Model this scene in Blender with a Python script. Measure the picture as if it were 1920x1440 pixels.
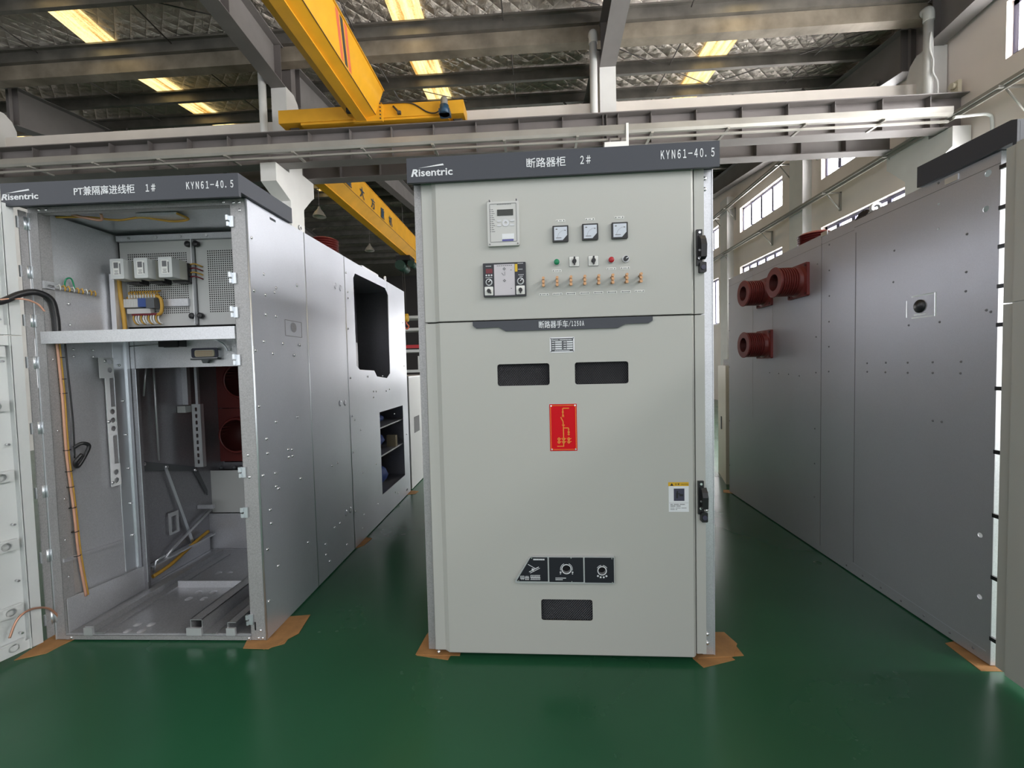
import bpy, math, random
from math import radians as R, sin, cos, pi
from mathutils import Vector, Matrix
from mathutils.geometry import tessellate_polygon

for o in list(bpy.data.objects): bpy.data.objects.remove(o)
S = bpy.context.scene
COL = S.collection
random.seed(7)

# ------------------------------------------------------------------ camera, sky, exposure
cam_d = bpy.data.cameras.new('camera'); cam = bpy.data.objects.new('camera', cam_d); COL.objects.link(cam)
cam_d.sensor_fit = 'HORIZONTAL'; cam_d.sensor_width = 36.0
cam_d.lens = 799.22 / 1920 * 36.0
cam_d.clip_start = 0.05; cam_d.clip_end = 300
yaw, pit, rol = R(-3.2744), R(-2.2961), R(-1.3823)
fw = Vector((sin(yaw) * cos(pit), cos(yaw) * cos(pit), sin(pit)))
ri = Vector((cos(yaw), -sin(yaw), 0)); up = ri.cross(fw)
r2 = ri * cos(rol) + up * sin(rol); u2 = -ri * sin(rol) + up * cos(rol)
m = Matrix((r2, u2, -fw)).transposed().to_4x4()
m.translation = Vector((0.5894, -2.1366, 1.4589))
cam.matrix_world = m
S.camera = cam

W = bpy.data.worlds.new('sky'); S.world = W; W.use_nodes = True
W.node_tree.nodes['Background'].inputs[0].default_value = (0.95, 0.97, 1.0, 1)
W.node_tree.nodes['Background'].inputs[1].default_value = 0.86
S.view_settings.view_transform = 'Standard'; S.view_settings.look = 'None'
S.view_settings.gamma = 1.0; S.view_settings.use_curve_mapping = False
S.view_settings.exposure = 0.70
try:
    S.cycles.max_bounces = 8; S.cycles.diffuse_bounces = 4; S.cycles.glossy_bounces = 4
    S.cycles.caustics_reflective = False; S.cycles.caustics_refractive = False
    S.cycles.sample_clamp_indirect = 6.0
except Exception: pass

# ------------------------------------------------------------------ materials
MATS = {}
def mat(name, col, rough=0.5, metal=0.0, emit=None, noise=None, bump=None, spec=0.5):
    """noise=(scale, amount) colour mottling, bump=(scale, strength)"""
    m = bpy.data.materials.new(name); m.use_nodes = True; nt = m.node_tree; b = nt.nodes['Principled BSDF']
    b.inputs['Base Color'].default_value = (*col, 1); b.inputs['Roughness'].default_value = rough
    b.inputs['Metallic'].default_value = metal
    b.inputs['Specular IOR Level'].default_value = spec
    if emit:
        b.inputs['Emission Color'].default_value = (*emit[0], 1); b.inputs['Emission Strength'].default_value = emit[1]
    if noise or bump:
        tc = nt.nodes.new('ShaderNodeTexCoord')
    if noise:
        n = nt.nodes.new('ShaderNodeTexNoise'); n.inputs['Scale'].default_value = noise[0]; n.inputs['Detail'].default_value = 5
        nt.links.new(tc.outputs['Object'], n.inputs['Vector'])
        r = nt.nodes.new('ShaderNodeValToRGB'); a = noise[1]
        r.color_ramp.elements[0].position = .3; r.color_ramp.elements[1].position = .7
        r.color_ramp.elements[0].color = (*[c * (1 - a) for c in col], 1)
        r.color_ramp.elements[1].color = (*[min(1, c * (1 + a)) for c in col], 1)
        nt.links.new(n.outputs['Fac'], r.inputs['Fac']); nt.links.new(r.outputs['Color'], b.inputs['Base Color'])
    if bump:
        n = nt.nodes.new('ShaderNodeTexNoise'); n.inputs['Scale'].default_value = bump[0]; n.inputs['Detail'].default_value = 4
        nt.links.new(tc.outputs['Object'], n.inputs['Vector'])
        bp = nt.nodes.new('ShaderNodeBump'); bp.inputs['Strength'].default_value = bump[1]; bp.inputs['Distance'].default_value = .02
        nt.links.new(n.outputs['Fac'], bp.inputs['Height']); nt.links.new(bp.outputs['Normal'], b.inputs['Normal'])
    MATS[name] = m
    return m

def galv(name, col, rough, metal=.85, cell=260, amt=.10, cloud=.12, rv=.06):
    m = bpy.data.materials.new(name); m.use_nodes = True; nt = m.node_tree; b = nt.nodes['Principled BSDF']
    tc = nt.nodes.new('ShaderNodeTexCoord')
    v = nt.nodes.new('ShaderNodeTexVoronoi'); v.inputs['Scale'].default_value = cell
    n = nt.nodes.new('ShaderNodeTexNoise'); n.inputs['Scale'].default_value = 2.2; n.inputs['Detail'].default_value = 4
    sep = nt.nodes.new('ShaderNodeSeparateColor')
    nt.links.new(tc.outputs['Object'], v.inputs['Vector']); nt.links.new(tc.outputs['Object'], n.inputs['Vector'])
    nt.links.new(v.outputs['Color'], sep.inputs['Color'])
    def mr(sock, a0, a1):
        q = nt.nodes.new('ShaderNodeMapRange'); q.inputs['To Min'].default_value = a0; q.inputs['To Max'].default_value = a1
        nt.links.new(sock, q.inputs['Value']); return q.outputs['Result']
    a = mr(sep.outputs['Red'], 1 - amt, 1 + amt); c = mr(n.outputs['Fac'], 1 - cloud, 1 + cloud)
    mu = nt.nodes.new('ShaderNodeMath'); mu.operation = 'MULTIPLY'; nt.links.new(a, mu.inputs[0]); nt.links.new(c, mu.inputs[1])
    vm = nt.nodes.new('ShaderNodeVectorMath'); vm.operation = 'SCALE'; vm.inputs[0].default_value = col
    nt.links.new(mu.outputs[0], vm.inputs['Scale']); nt.links.new(vm.outputs['Vector'], b.inputs['Base Color'])
    nt.links.new(mr(sep.outputs['Green'], rough - rv, rough + rv), b.inputs['Roughness'])
    b.inputs['Metallic'].default_value = metal
    MATS[name] = m
    return m

galv('galv', (.70, .71, .745), .35, .62, 230, .07, .14, .025)
galv('galv_side', (.64, .665, .735), .33, .64, 320, .03, .08, .015)
galv('galv_dull', (.42, .415, .42), .48, .45, 230, .13, .10)
galv('galv_floor', (.44, .445, .46), .34, .65, 170, .10, .2)
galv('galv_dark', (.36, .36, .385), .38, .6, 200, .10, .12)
galv('galv_right', (.52, .525, .56), .36, .55, 300, .03, .06, .015)  # shade of panels facing away from the windows put into the base colour
mat('strip_white', (.84, .85, .88), .4)  # white stands in for glare on the carrier strip
mat('clip_zinc', (.78, .82, .86), .28, .8)
mat('bolt_zinc', (.8, .8, .82), .22, .9)
mat('door_paint', (.505, .505, .475), .42)
mat('door_white', (.60, .62, .62), .5)
mat('white_sheet', (.60, .61, .60), .45)
mat('header_paint', (.043, .048, .062), .38)
mat('letter_white', (.80, .82, .85), .5)
mat('black_plastic', (.012, .012, .014), .35)
mat('dark_gap', (.01, .01, .011), .8)  # near-black colour for the shade behind perforations and in the slot
mat('dark_void', (.02, .02, .022), .9)  # near-black colour for the shade inside vents and operating holes
mat('mesh_wire', (.06, .062, .07), .45, .4)
mat('panel_black', (.016, .017, .024), .35)
mat('lcd', (.035, .038, .03), .25)
mat('relay_face', (.60, .60, .585), .5)
mat('mark_grey', (.18, .18, .19), .6)
mat('tag_white', (.86, .86, .83), .5)
mat('meter_face', (.62, .66, .74), .3)
mat('sticker_purple', (.10, .10, .32), .5)
mat('sticker_yellow', (.75, .48, .02), .5)
mat('pale_lilac', (.60, .57, .61), .45)
mat('led_red', (.16, .01, .02), .3)
mat('button_green', (.0, .22, .09), .35)
mat('button_red', (.42, .008, .015), .35)
mat('ring_grey', (.55, .56, .57), .3, .6)
mat('brass', (.52, .30, .16), .4, .75)
mat('mimic_red', (.66, .004, .012), .6, spec=.2)
mat('mimic_line', (.85, .30, .04), .5)
mat('caution_yellow', (.72, .42, .02), .5)
mat('caution_navy', (.05, .05, .085), .5)
mat('plate_grey', (.10, .105, .115), .45, .3)
mat('alu', (.70, .71, .73), .35, .6)
mat('epoxy_red', (.17, .028, .024), .38)
mat('epoxy_dark', (.07, .012, .010), .5)
mat('wire_yellow', (.62, .36, .06), .55)
mat('wire_pink', (.62, .34, .24), .5)
mat('copper', (.62, .34, .24), .3, .6)
mat('relay_case', (.62, .62, .55), .45)
mat('relay_clear', (.66, .68, .68), .15)
mat('term_white', (.70, .70, .68), .5)
mat('term_blue', (.05, .10, .32), .4)
mat('term_grey', (.12, .13, .14), .5)
mat('term_maroon', (.16, .01, .02), .5)
mat('connector_cream', (.72, .62, .46), .5)
mat('pad_brown', (.40, .205, .075), .7, noise=(14, .18))
mat('crane_yellow', (.74, .37, .022), .42, noise=(3, .08))
mat('crane_red', (.65, .14, .07), .5)
mat('crane_dark', (.05, .045, .04), .6)
mat('motor_blue', (.02, .06, .11), .4)
mat('hoist_green', (.015, .05, .035), .5)
mat('beam_grey', (.185, .165, .16), .5, noise=(2, .12))
mat('rafter_grey', (.20, .185, .18), .55, noise=(2, .1))
mat('stiff_dark', (.15, .135, .13), .55)
mat('purlin', (.20, .185, .165), .48, .45, noise=(3, .25))
mat('gutter', (.30, .255, .20), .5, .35, noise=(2.5, .35))
mat('busbar', (.33, .315, .285), .4, .4, noise=(1, .2))
mat('column_paint', (.70, .69, .67), .6, noise=(3, .04))
mat('tie_paint', (.72, .66, .60), .6, noise=(2, .05))
mat('wall_paint', (.83, .745, .69), .65, noise=(1.2, .04))
mat('pipe_white', (.72, .72, .70), .35)
mat('window_alu', (.12, .12, .20), .4)
mat('reveal', (.80, .77, .72), .6)
mat('window_glow_sunny', (.9, .9, .9), .4, emit=((1, .98, .95), 30.0))  # unseen upper windows, glow raised to cast shadows leftwards
mat('window_glow_far', (.9, .9, .9), .4, emit=((1, .99, .98), 3.0))  # panes of the windows added in the far wall
mat('window_glow_low', (.9, .9, .9), .4, emit=((1, .99, .98), 7.0))
mat('window_glow', (.9, .9, .9), .4, emit=((1, .99, .98), 13.0))
mat('lamp_shade', (.60, .56, .50), .35, .2)
mat('far_dark', (.05, .045, .045), .7)
mat('far_white', (.66, .67, .67), .5)
mat('cream_box', (.66, .60, .46), .5)
mat('hook_yellow', (.65, .38, .03), .5)
mat('sign_red', (.55, .03, .04), .5)
mat('blue_bag', (.03, .07, .28), .6)
mat('tan_box', (.30, .25, .16), .7)
mat('glass_white', (.75, .76, .78), .2)

# floor: green epoxy
m = mat('floor_green', (.021, .100, .048), .24, noise=(.55, .16), spec=.36)
nt = m.node_tree; b = nt.nodes['Principled BSDF']
tc = nt.nodes.new('ShaderNodeTexCoord'); n = nt.nodes.new('ShaderNodeTexNoise')
n.inputs['Scale'].default_value = 1.6; n.inputs['Detail'].default_value = 6
mr = nt.nodes.new('ShaderNodeMapRange'); mr.inputs['To Min'].default_value = .16; mr.inputs['To Max'].default_value = .34
nt.links.new(tc.outputs['Object'], n.inputs['Vector']); nt.links.new(n.outputs['Fac'], mr.inputs['Value']); nt.links.new(mr.outputs['Result'], b.inputs['Roughness'])

# roof foil with its diamond netting
m = mat('foil', (.62, .56, .50), .28, .85)
nt = m.node_tree; b = nt.nodes['Principled BSDF']
tc = nt.nodes.new('ShaderNodeTexCoord'); sx = nt.nodes.new('ShaderNodeSeparateXYZ'); nt.links.new(tc.outputs['Object'], sx.inputs[0])
def M_(op, a, bb):
    q = nt.nodes.new('ShaderNodeMath'); q.operation = op
    for i, s in enumerate((a, bb)):
        if s is None: continue
        if isinstance(s, (int, float)): q.inputs[i].default_value = s
        else: nt.links.new(s, q.inputs[i])
    return q.outputs[0]
def ridge(expr):
    return M_('PINGPONG', expr, .5)
d1 = ridge(M_('MULTIPLY', M_('ADD', sx.outputs['X'], sx.outputs['Y']), 3.4)); d2 = ridge(M_('MULTIPLY', M_('SUBTRACT', sx.outputs['X'], sx.outputs['Y']), 3.4))
net = M_('MINIMUM', d1, d2)
pil = M_('POWER', M_('MULTIPLY', net, 2.0), .5)
nz = nt.nodes.new('ShaderNodeTexNoise'); nz.inputs['Scale'].default_value = 5.5; nz.inputs['Detail'].default_value = 7; nz.inputs['Roughness'].default_value = .65
nz.inputs['Distortion'].default_value = 1.2
nt.links.new(tc.outputs['Object'], nz.inputs['Vector'])
h = M_('ADD', M_('MULTIPLY', pil, .55), nz.outputs['Fac'])
bp = nt.nodes.new('ShaderNodeBump'); bp.inputs['Strength'].default_value = .9; bp.inputs['Distance'].default_value = .09
nt.links.new(h, bp.inputs['Height']); nt.links.new(bp.outputs['Normal'], b.inputs['Normal'])

# translucent yellowed roof light sheet, daylight behind it
m = mat('skylight', (.5, .4, .2), .5)
nt = m.node_tree; b = nt.nodes['Principled BSDF']
tc = nt.nodes.new('ShaderNodeTexCoord'); mp = nt.nodes.new('ShaderNodeMapping'); mp.inputs['Scale'].default_value = (14, 1.2, 1)
nz = nt.nodes.new('ShaderNodeTexNoise'); nz.inputs['Scale'].default_value = 1.0; nz.inputs['Detail'].default_value = 4
nt.links.new(tc.outputs['Object'], mp.inputs[0]); nt.links.new(mp.outputs[0], nz.inputs['Vector'])
n2 = nt.nodes.new('ShaderNodeTexNoise'); n2.inputs['Scale'].default_value = 38; n2.inputs['Detail'].default_value = 3
nt.links.new(tc.outputs['Object'], n2.inputs['Vector'])
ad = nt.nodes.new('ShaderNodeMath'); ad.operation = 'MULTIPLY_ADD'; ad.inputs[1].default_value = .35
nt.links.new(n2.outputs['Fac'], ad.inputs[0]); nt.links.new(nz.outputs['Fac'], ad.inputs[2])
rp = nt.nodes.new('ShaderNodeValToRGB'); rp.color_ramp.elements[0].position = .48; rp.color_ramp.elements[1].position = .80
rp.color_ramp.elements[0].color = (.42, .20, .03, 1); rp.color_ramp.elements[1].color = (1, .80, .36, 1)
nt.links.new(ad.outputs[0], rp.inputs['Fac']); nt.links.new(rp.outputs['Color'], b.inputs['Emission Color'])
b.inputs['Emission Strength'].default_value = 1.1

# ------------------------------------------------------------------ mesh builder
class MB:
    def __init__(s): s.v = []; s.f = []; s.mi = []; s.sm = []; s.cur = 0
    def face(s, idx, smooth=False): s.f.append(idx); s.mi.append(s.cur); s.sm.append(smooth)
    def mat(s, i): s.cur = i; return s
    def box(s, x0, y0, z0, x1, y1, z1, rot=None):
        x0, x1 = min(x0, x1), max(x0, x1); y0, y1 = min(y0, y1), max(y0, y1); z0, z1 = min(z0, z1), max(z0, z1)
        k = len(s.v)
        pts = [(x0, y0, z0), (x1, y0, z0), (x1, y1, z0), (x0, y1, z0), (x0, y0, z1), (x1, y0, z1), (x1, y1, z1), (x0, y1, z1)]
        if rot:
            c, Mx = rot; c = Vector(c); pts = [tuple(Mx @ (Vector(p) - c) + c) for p in pts]
        s.v += pts
        for q in ((0, 3, 2, 1), (4, 5, 6, 7), (0, 1, 5, 4), (1, 2, 6, 5), (2, 3, 7, 6), (3, 0, 4, 7)): s.face([k + i for i in q])
        return s
    def quad(s, a, b, c, d):
        k = len(s.v); s.v += [a, b, c, d]; s.face([k, k + 1, k + 2, k + 3]); return s
    def plate(s, outer, holes, axis, a, b):
        """polygon (with holes) in the plane normal to axis ('x','y','z'), extruded from a to b"""
        def P(p, t): return {'x': (t, p[0], p[1]), 'y': (p[0], t, p[1]), 'z': (p[0], p[1], t)}[axis]
        loops = [outer] + list(holes); flat = [p for l in loops for p in l]
        if len(loops) == 1 and len(outer) <= 4: tris = [tuple(range(len(outer)))]
        else: tris = tessellate_polygon([[Vector((p[0], p[1], 0)) for p in l] for l in loops])
        k = len(s.v); n = len(flat)
        s.v += [P(p, a) for p in flat] + [P(p, b) for p in flat]
        for t in tris:
            ar = 0; pl = [flat[i] for i in t]
            for i in range(len(pl)):
                p, q = pl[i], pl[(i + 1) % len(pl)]; ar += p[0] * q[1] - q[0] * p[1]
            t = list(t) if ar > 0 else list(t)[::-1]
            flip = (axis == 'y')
            fr = [k + i for i in t]; bk = [k + n + i for i in t][::-1]
            if (a < b) != flip: fr, bk = fr[::-1], bk[::-1]
            s.face(fr); s.face(bk)
        o = 0
        for l in loops:
            for i in range(len(l)):
                j = (i + 1) % len(l); s.face([k + o + i, k + o + j, k + n + o + j, k + n + o + i])
            o += len(l)
        return s
    def cyl(s, p0, p1, r0, r1=None, n=16, caps=True, smooth=True):
        r1 = r0 if r1 is None else r1; p0 = Vector(p0); p1 = Vector(p1); d = (p1 - p0).normalized()
        a = d.orthogonal().normalized(); b = d.cross(a); k = len(s.v)
        for p, r in ((p0, r0), (p1, r1)):
            for i in range(n):
                t = 2 * pi * i / n; s.v.append(tuple(p + (a * cos(t) + b * sin(t)) * r))
        for i in range(n):
            j = (i + 1) % n; s.face([k + i, k + j, k + n + j, k + n + i], smooth)
        if caps: s.face([k + i for i in range(n)][::-1]); s.face([k + n + i for i in range(n)])
        return s
    def lathe_hard(s, c, ax, prof, n=36):
        for p, q in zip(prof[:-1], prof[1:]): s.lathe(c, ax, [p, q], n)
        return s
    def lathe(s, c, ax, prof, n=24):
        """prof list of (distance along ax, radius)"""
        c = Vector(c); d = Vector(ax).normalized(); a = d.orthogonal().normalized(); b = d.cross(a); k = len(s.v)
        for t_, r in prof:
            for i in range(n):
                t = 2 * pi * i / n; s.v.append(tuple(c + d * t_ + (a * cos(t) + b * sin(t)) * max(r, 1e-5)))
        for q in range(len(prof) - 1):
            for i in range(n):
                j = (i + 1) % n; s.face([k + q * n + i, k + q * n + j, k + (q + 1) * n + j, k + (q + 1) * n + i], True)
        return s
    def tube(s, pts, r, n=8, close=True):
        pts = [Vector(p) for p in pts]; k = len(s.v); prev = None
        for i, p in enumerate(pts):
            d = (pts[min(i + 1, len(pts) - 1)] - pts[max(i - 1, 0)]).normalized()
            if prev is None: a = d.orthogonal().normalized()
            else:
                a = prev - d * prev.dot(d); a = a.normalized() if a.length > 1e-6 else d.orthogonal().normalized()
            prev = a; b = d.cross(a)
            rr = r[i] if isinstance(r, (list, tuple)) else r
            for q in range(n):
                t = 2 * pi * q / n; s.v.append(tuple(p + (a * cos(t) + b * sin(t)) * rr))
        for i in range(len(pts) - 1):
            for q in range(n):
                j = (q + 1) % n; s.face([k + i * n + q, k + i * n + j, k + (i + 1) * n + j, k + (i + 1) * n + q], True)
        if close:
            s.face([k + q for q in range(n)][::-1]); e = k + (len(pts) - 1) * n; s.face([e + q for q in range(n)])
        return s
    def ring(s, c, ax, r0, r1, t, n=24, a0=0, a1=2 * pi):
        """flat ring sector, thickness t along ax"""
        c = Vector(c); d = Vector(ax).normalized()
        a = Vector((1, 0, 0)) if abs(d.x) < .9 else Vector((0, 1, 0)); a = (a - d * a.dot(d)).normalized(); b = d.cross(a)
        full = abs(a1 - a0 - 2 * pi) < 1e-6; mm = n if full else n + 1; k = len(s.v)
        for i in range(mm):
            th = a0 + (a1 - a0) * i / n; e = a * cos(th) + b * sin(th)
            for rr, tt in ((r0, 0), (r1, 0), (r1, t), (r0, t)): s.v.append(tuple(c + e * rr + d * tt))
        for i in range(n):
            j = (i + 1) % mm
            for q in range(4):
                w = (q + 1) % 4; s.face([k + i * 4 + q, k + j * 4 + q, k + j * 4 + w, k + i * 4 + w])
        return s
    def mesh(s, name, mats):
        me = bpy.data.meshes.new(name); me.from_pydata(s.v, [], s.f)
        for mm in mats: me.materials.append(MATS[mm])
        me.polygons.foreach_set('material_index', s.mi); me.polygons.foreach_set('use_smooth', s.sm)
        me.update(); return me

def smooth_path(pts, n=8):
    P = [Vector(p) for p in pts]; out = []
    for i in range(len(P) - 1):
        p0, p1, p2, p3 = P[max(i - 1, 0)], P[i], P[i + 1], P[min(i + 2, len(P) - 1)]
        for k in range(n):
            t = k / n
            out.append(.5 * ((2 * p1) + (p2 - p0) * t + (2 * p0 - 5 * p1 + 4 * p2 - p3) * t * t + (3 * p1 - p0 - 3 * p2 + p3) * t ** 3))
    out.append(P[-1]); return out

def part(name, mb, mats, parent=None, loc=None, label=None, fixn=True):
    if isinstance(mats, str): mats = [mats]
    me = mb.mesh(name, mats)
    if fixn:
        import bmesh
        bm = bmesh.new(); bm.from_mesh(me); bmesh.ops.recalc_face_normals(bm, faces=bm.faces); bm.to_mesh(me); bm.free()
    o = bpy.data.objects.new(name, me); COL.objects.link(o)
    if parent: o.parent = parent
    if loc: o.location = loc
    if label: o['label'] = label
    return o
def link_copy(o, loc, parent=None, rot=None):
    c = o.copy(); COL.objects.link(c); c.parent = parent if parent else o.parent; c.location = loc
    if rot: c.rotation_euler = rot
    return c
def copy_tree(o, parent=None):
    c = o.copy(); COL.objects.link(c)
    if parent: c.parent = parent
    for ch in list(o.children): copy_tree(ch, c)
    return c
def tag(o, label, cat, group=None):
    o['label'] = label; o['category'] = cat
    if group: o['group'] = group
    return o
def thing(name, label, cat, loc=(0, 0, 0), rz=0, group=None):
    o = bpy.data.objects.new(name, None); COL.objects.link(o); o.location = loc; o.rotation_euler = (0, 0, rz)
    o.empty_display_size = .1
    return tag(o, label, cat, group)
def single(name, mb, mats, label, cat, group=None, loc=None):
    return tag(part(name, mb, mats, None, loc), label, cat, group)
def struct(name, mb, mats, parent=None):
    o = part(name, mb, mats, parent)
    if not parent: o['kind'] = 'structure'
    return o
def rrect(x0, z0, x1, z1, r, n=5):
    out = []
    for cx, cz, a in ((x1 - r, z0 + r, -pi / 2), (x1 - r, z1 - r, 0), (x0 + r, z1 - r, pi / 2), (x0 + r, z0 + r, pi)):
        for i in range(n + 1):
            t = a + pi / 2 * i / n; out.append((cx + r * cos(t), cz + r * sin(t)))
    return out
def rect(x0, z0, x1, z1): return [(x0, z0), (x1, z0), (x1, z1), (x0, z1)]
def circ(x, z, r, n=14): return [(x + r * cos(2 * pi * i / n), z + r * sin(2 * pi * i / n)) for i in range(n)]

def text_mesh(body, bold=0.0, shear=0.0):
    c = bpy.data.curves.new('lettering', 'FONT'); c.body = body; c.extrude = 0; c.offset = bold; c.shear = shear; c.resolution_u = 3
    o = bpy.data.objects.new('lettering', c); COL.objects.link(o)
    bpy.context.view_layer.update()
    me = bpy.data.meshes.new_from_object(o.evaluated_get(bpy.context.evaluated_depsgraph_get()))
    bpy.data.objects.remove(o); bpy.data.curves.remove(c)
    return me
def lettering(name, body, x0, z0, x1, z1, y, matn, parent, bold=0.0, shear=0.0, th=.0012, axis='y'):
    """flat raised letters fitted into a rectangle; axis 'y' faces -y, 'x' faces +x (x0..x1 then run along y)"""
    me = text_mesh(body, bold, shear)
    xs = [v.co.x for v in me.vertices]; ys = [v.co.y for v in me.vertices]
    ax, bx, ay, by = min(xs), max(xs), min(ys), max(ys)
    n = len(me.vertices); V = []; F = []
    for k in (0, 1):
        for v in me.vertices:
            p = x0 + (v.co.x - ax) / (bx - ax) * (x1 - x0); q = z0 + (v.co.y - ay) / (by - ay) * (z1 - z0)
            V.append((p, y - th * (1 - k), q) if axis == 'y' else (y + th * (1 - k), p, q))
    edges = {}
    for p in me.polygons:
        F.append(list(p.vertices))
        vs = list(p.vertices)
        for i in range(len(vs)):
            e = (vs[i], vs[(i + 1) % len(vs)]); edges[e] = edges.get(e, 0) + 1
    for (a, bq) in edges:
        if (bq, a) not in edges: F.append([bq, a, a + n, bq + n])
    m2 = bpy.data.meshes.new(name); m2.from_pydata(V, [], F); m2.materials.append(MATS[matn]); m2.update()
    bpy.data.meshes.remove(me)
    o = bpy.data.objects.new(name, m2); COL.objects.link(o); o.parent = parent
    return o

# ================================================================== THE HALL
FZ = -0.008
WX = 7.58
struct('floor', MB().box(-24, -9, FZ - .2, 9, 26, FZ), 'floor_green')
# roof: our bay falls to the valley at Y 5.8, the next bay rises again behind it
cl = MB()
def zroof1(y): return 7.55 + .10 * (5.8 - y)
def zroof2(y): return 7.55 + .10 * (y - 6.0) if y < 15 else 8.45 - .10 * (y - 15)
for (ya, za, yb, zb) in ((-6, zroof1(-6), 5.85, zroof1(5.85)), (5.85, zroof1(5.85), 15, zroof2(15)), (15, zroof2(15), 25, zroof2(25))):
    k = len(cl.v)
    cl.v += [(-24, ya, za), (7.9, ya, za), (7.9, yb, zb), (-24, yb, zb), (-24, ya, za + .06), (7.9, ya, za + .06), (7.9, yb, zb + .06), (-24, yb, zb + .06)]
    for q in ((0, 3, 2, 1), (4, 5, 6, 7), (0, 1, 5, 4), (1, 2, 6, 5), (2, 3, 7, 6), (3, 0, 4, 7)): cl.face([k + i for i in q])
struct('ceiling', cl, 'foil')

# right gable wall with window openings
wins = []   # (y0, z0, y1, z1, mullions)
for y0, y1 in ((-6.8, -4.8), (-4.2, -2.0), (-.6, 1.6), (2.35, 4.72), (6.7, 8.78), (10.42, 12.9), (14.6, 17.0), (18.6, 21)): wins.append((y0, 5.80, y1, 6.62, 4))
for y0, y1 in ((-4.4, 1.2), (1.6, 5.55), (6.38, 8.78), (10.42, 12.9), (14.6, 17.0)): wins.append((y0, .35 if y1 < 6 else 2.9, y1, 4.66, 5))  # unseen nearer ones added tall, to brighten the cabinet side
struct('wall_right', MB().plate([(-7, FZ), (25, FZ), (25, 7.5), (15, 8.5), (6, 7.6), (-7, 8.9)], [rect(*w[:4]) for w in wins], 'x', WX, WX + .24), 'wall_paint')
for i, (y0, z0, y1, z1, nm) in enumerate(wins):
    f = MB(); X0 = WX + .10; t = .07
    f.box(X0, y0, z0, X0 + .05, y1, z0 + t).box(X0, y0, z1 - t, X0 + .05, y1, z1)
    f.box(X0, y0, z0, X0 + .05, y0 + t, z1).box(X0, y1 - t, z0, X0 + .05, y1, z1)
    for k in range(1, nm):
        yy = y0 + (y1 - y0) * k / nm; f.box(X0 - .03, yy - .05, z0 + t, X0 + .05, yy + .05, z1 - t)
    if z1 - z0 > 2: f.box(X0, y0 + t, z1 - 1.2, X0 + .05, y1 - t, z1 - 1.16)
    w = struct('window_%d' % (i + 1), f, 'window_alu')
    p = part('pane', MB().box(X0 + .02, y0 + .01, z0 + .01, X0 + .026, y1 - .01, z1 - .01), 'window_glow_low' if z1 < 5 else ('window_glow_sunny' if y1 < 2 else 'window_glow'), w)
struct('wall_left', MB().plate([(-9, FZ), (25, FZ), (25, 7.5), (15, 8.5), (6, 7.6), (-9, 9.1)], [rect(-7 + 4 * i, 1.0, -4.4 + 4 * i, 3.4) for i in range(8)] + [rect(-7 + 4 * i, 5.6, -4.4 + 4 * i, 6.6) for i in range(8)], 'x', -24, -23.8), 'wall_paint')  # unseen wall added to cut the sky light from the left
# far wall of the second bay
struct('wall_back', MB().plate([(-24, FZ), (WX + .24, FZ), (WX + .24, 7.6), (-24, 7.6)], [rect(.2, .8, 3.6, 5.0), rect(4.0, .8, 7.3, 5.0)], 'y', 25, 25.2), 'far_dark')
for i, x0 in enumerate((.2, 4.0)):  # unseen windows added to brighten the far bay
    f = MB().plate(rect(x0, .8, x0 + 3.4, 5.0), [rect(x0 + .08, .88, x0 + 1.66, 4.92), rect(x0 + 1.74, .88, x0 + 3.32, 4.92)], 'y', 25.08, 25.13)
    w = struct('window_%d' % (len(wins) + 1 + i), f, 'window_alu'); part('pane', MB().box(x0 + .01, 25.10, .81, x0 + 3.39, 25.106, 4.99), 'window_glow_far', w)
# concrete piers along the gable wall
for y in (9.42, 13.65, 17.8):
    single('wall_pier', MB().box(7.36, y - .28, FZ, WX, y + .28, 7.2), 'column_paint',
           {9.42: 'white wall pier between the gable windows, nearest behind the right cabinet', 13.65: 'white wall pier seen in the gap right of the middle cabinet', 17.8: 'farthest white wall pier on the window wall'}[y], 'column', 'piers on the window wall')

# conductor rails on brackets along the gable wall
def wall_rail(name, z, x, y0, y1, ys, label, brlab):
    t = thing(name, label, 'rail', (0, 0, 0))
    part('channel', MB().box(x - .05, y0, z, x + .05, y1, z + .05).box(x - .012, y0, z - .05, x + .012, y1, z), 'busbar', t)
    for y in ys:
        b = MB().box(x - .1, y - .02, z - .03, WX, y + .02, z).box(WX - .04, y - .02, z - .42, WX, y + .02, z)
        b.cyl((x, y, z - .02), (WX - .02, y, z - .40), .015, n=6)
        part('bracket', b, 'busbar', t)
wall_rail('conductor_rail', 5.24, 7.25, -6, 20, (-1.5, .5, 2.5, 4.4, 6.4, 8.1, 10.9, 13.4, 16), 'long thin conductor rail carried by triangular brackets below the upper windows', '')
wall_rail('cable_tray', 6.75, 7.26, 6.7, 20, (8.9, 10.0, 13.2, 14.2, 17.3), 'grey cable tray running just above the upper windows of the far bay', '')
single('electrical_conduit', MB().tube(smooth_path([(7.0, 4.86, 5.08), (7.35, 4.86, 5.10), (7.5, 4.86, 5.09), (7.55, 4.86, 4.98), (7.55, 4.86, 4.4), (7.55, 4.86, 3.0)]), .022), 'pipe_white',
       'thin pale conduit bending down the wall beside the runway beam end', 'pipe')

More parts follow.
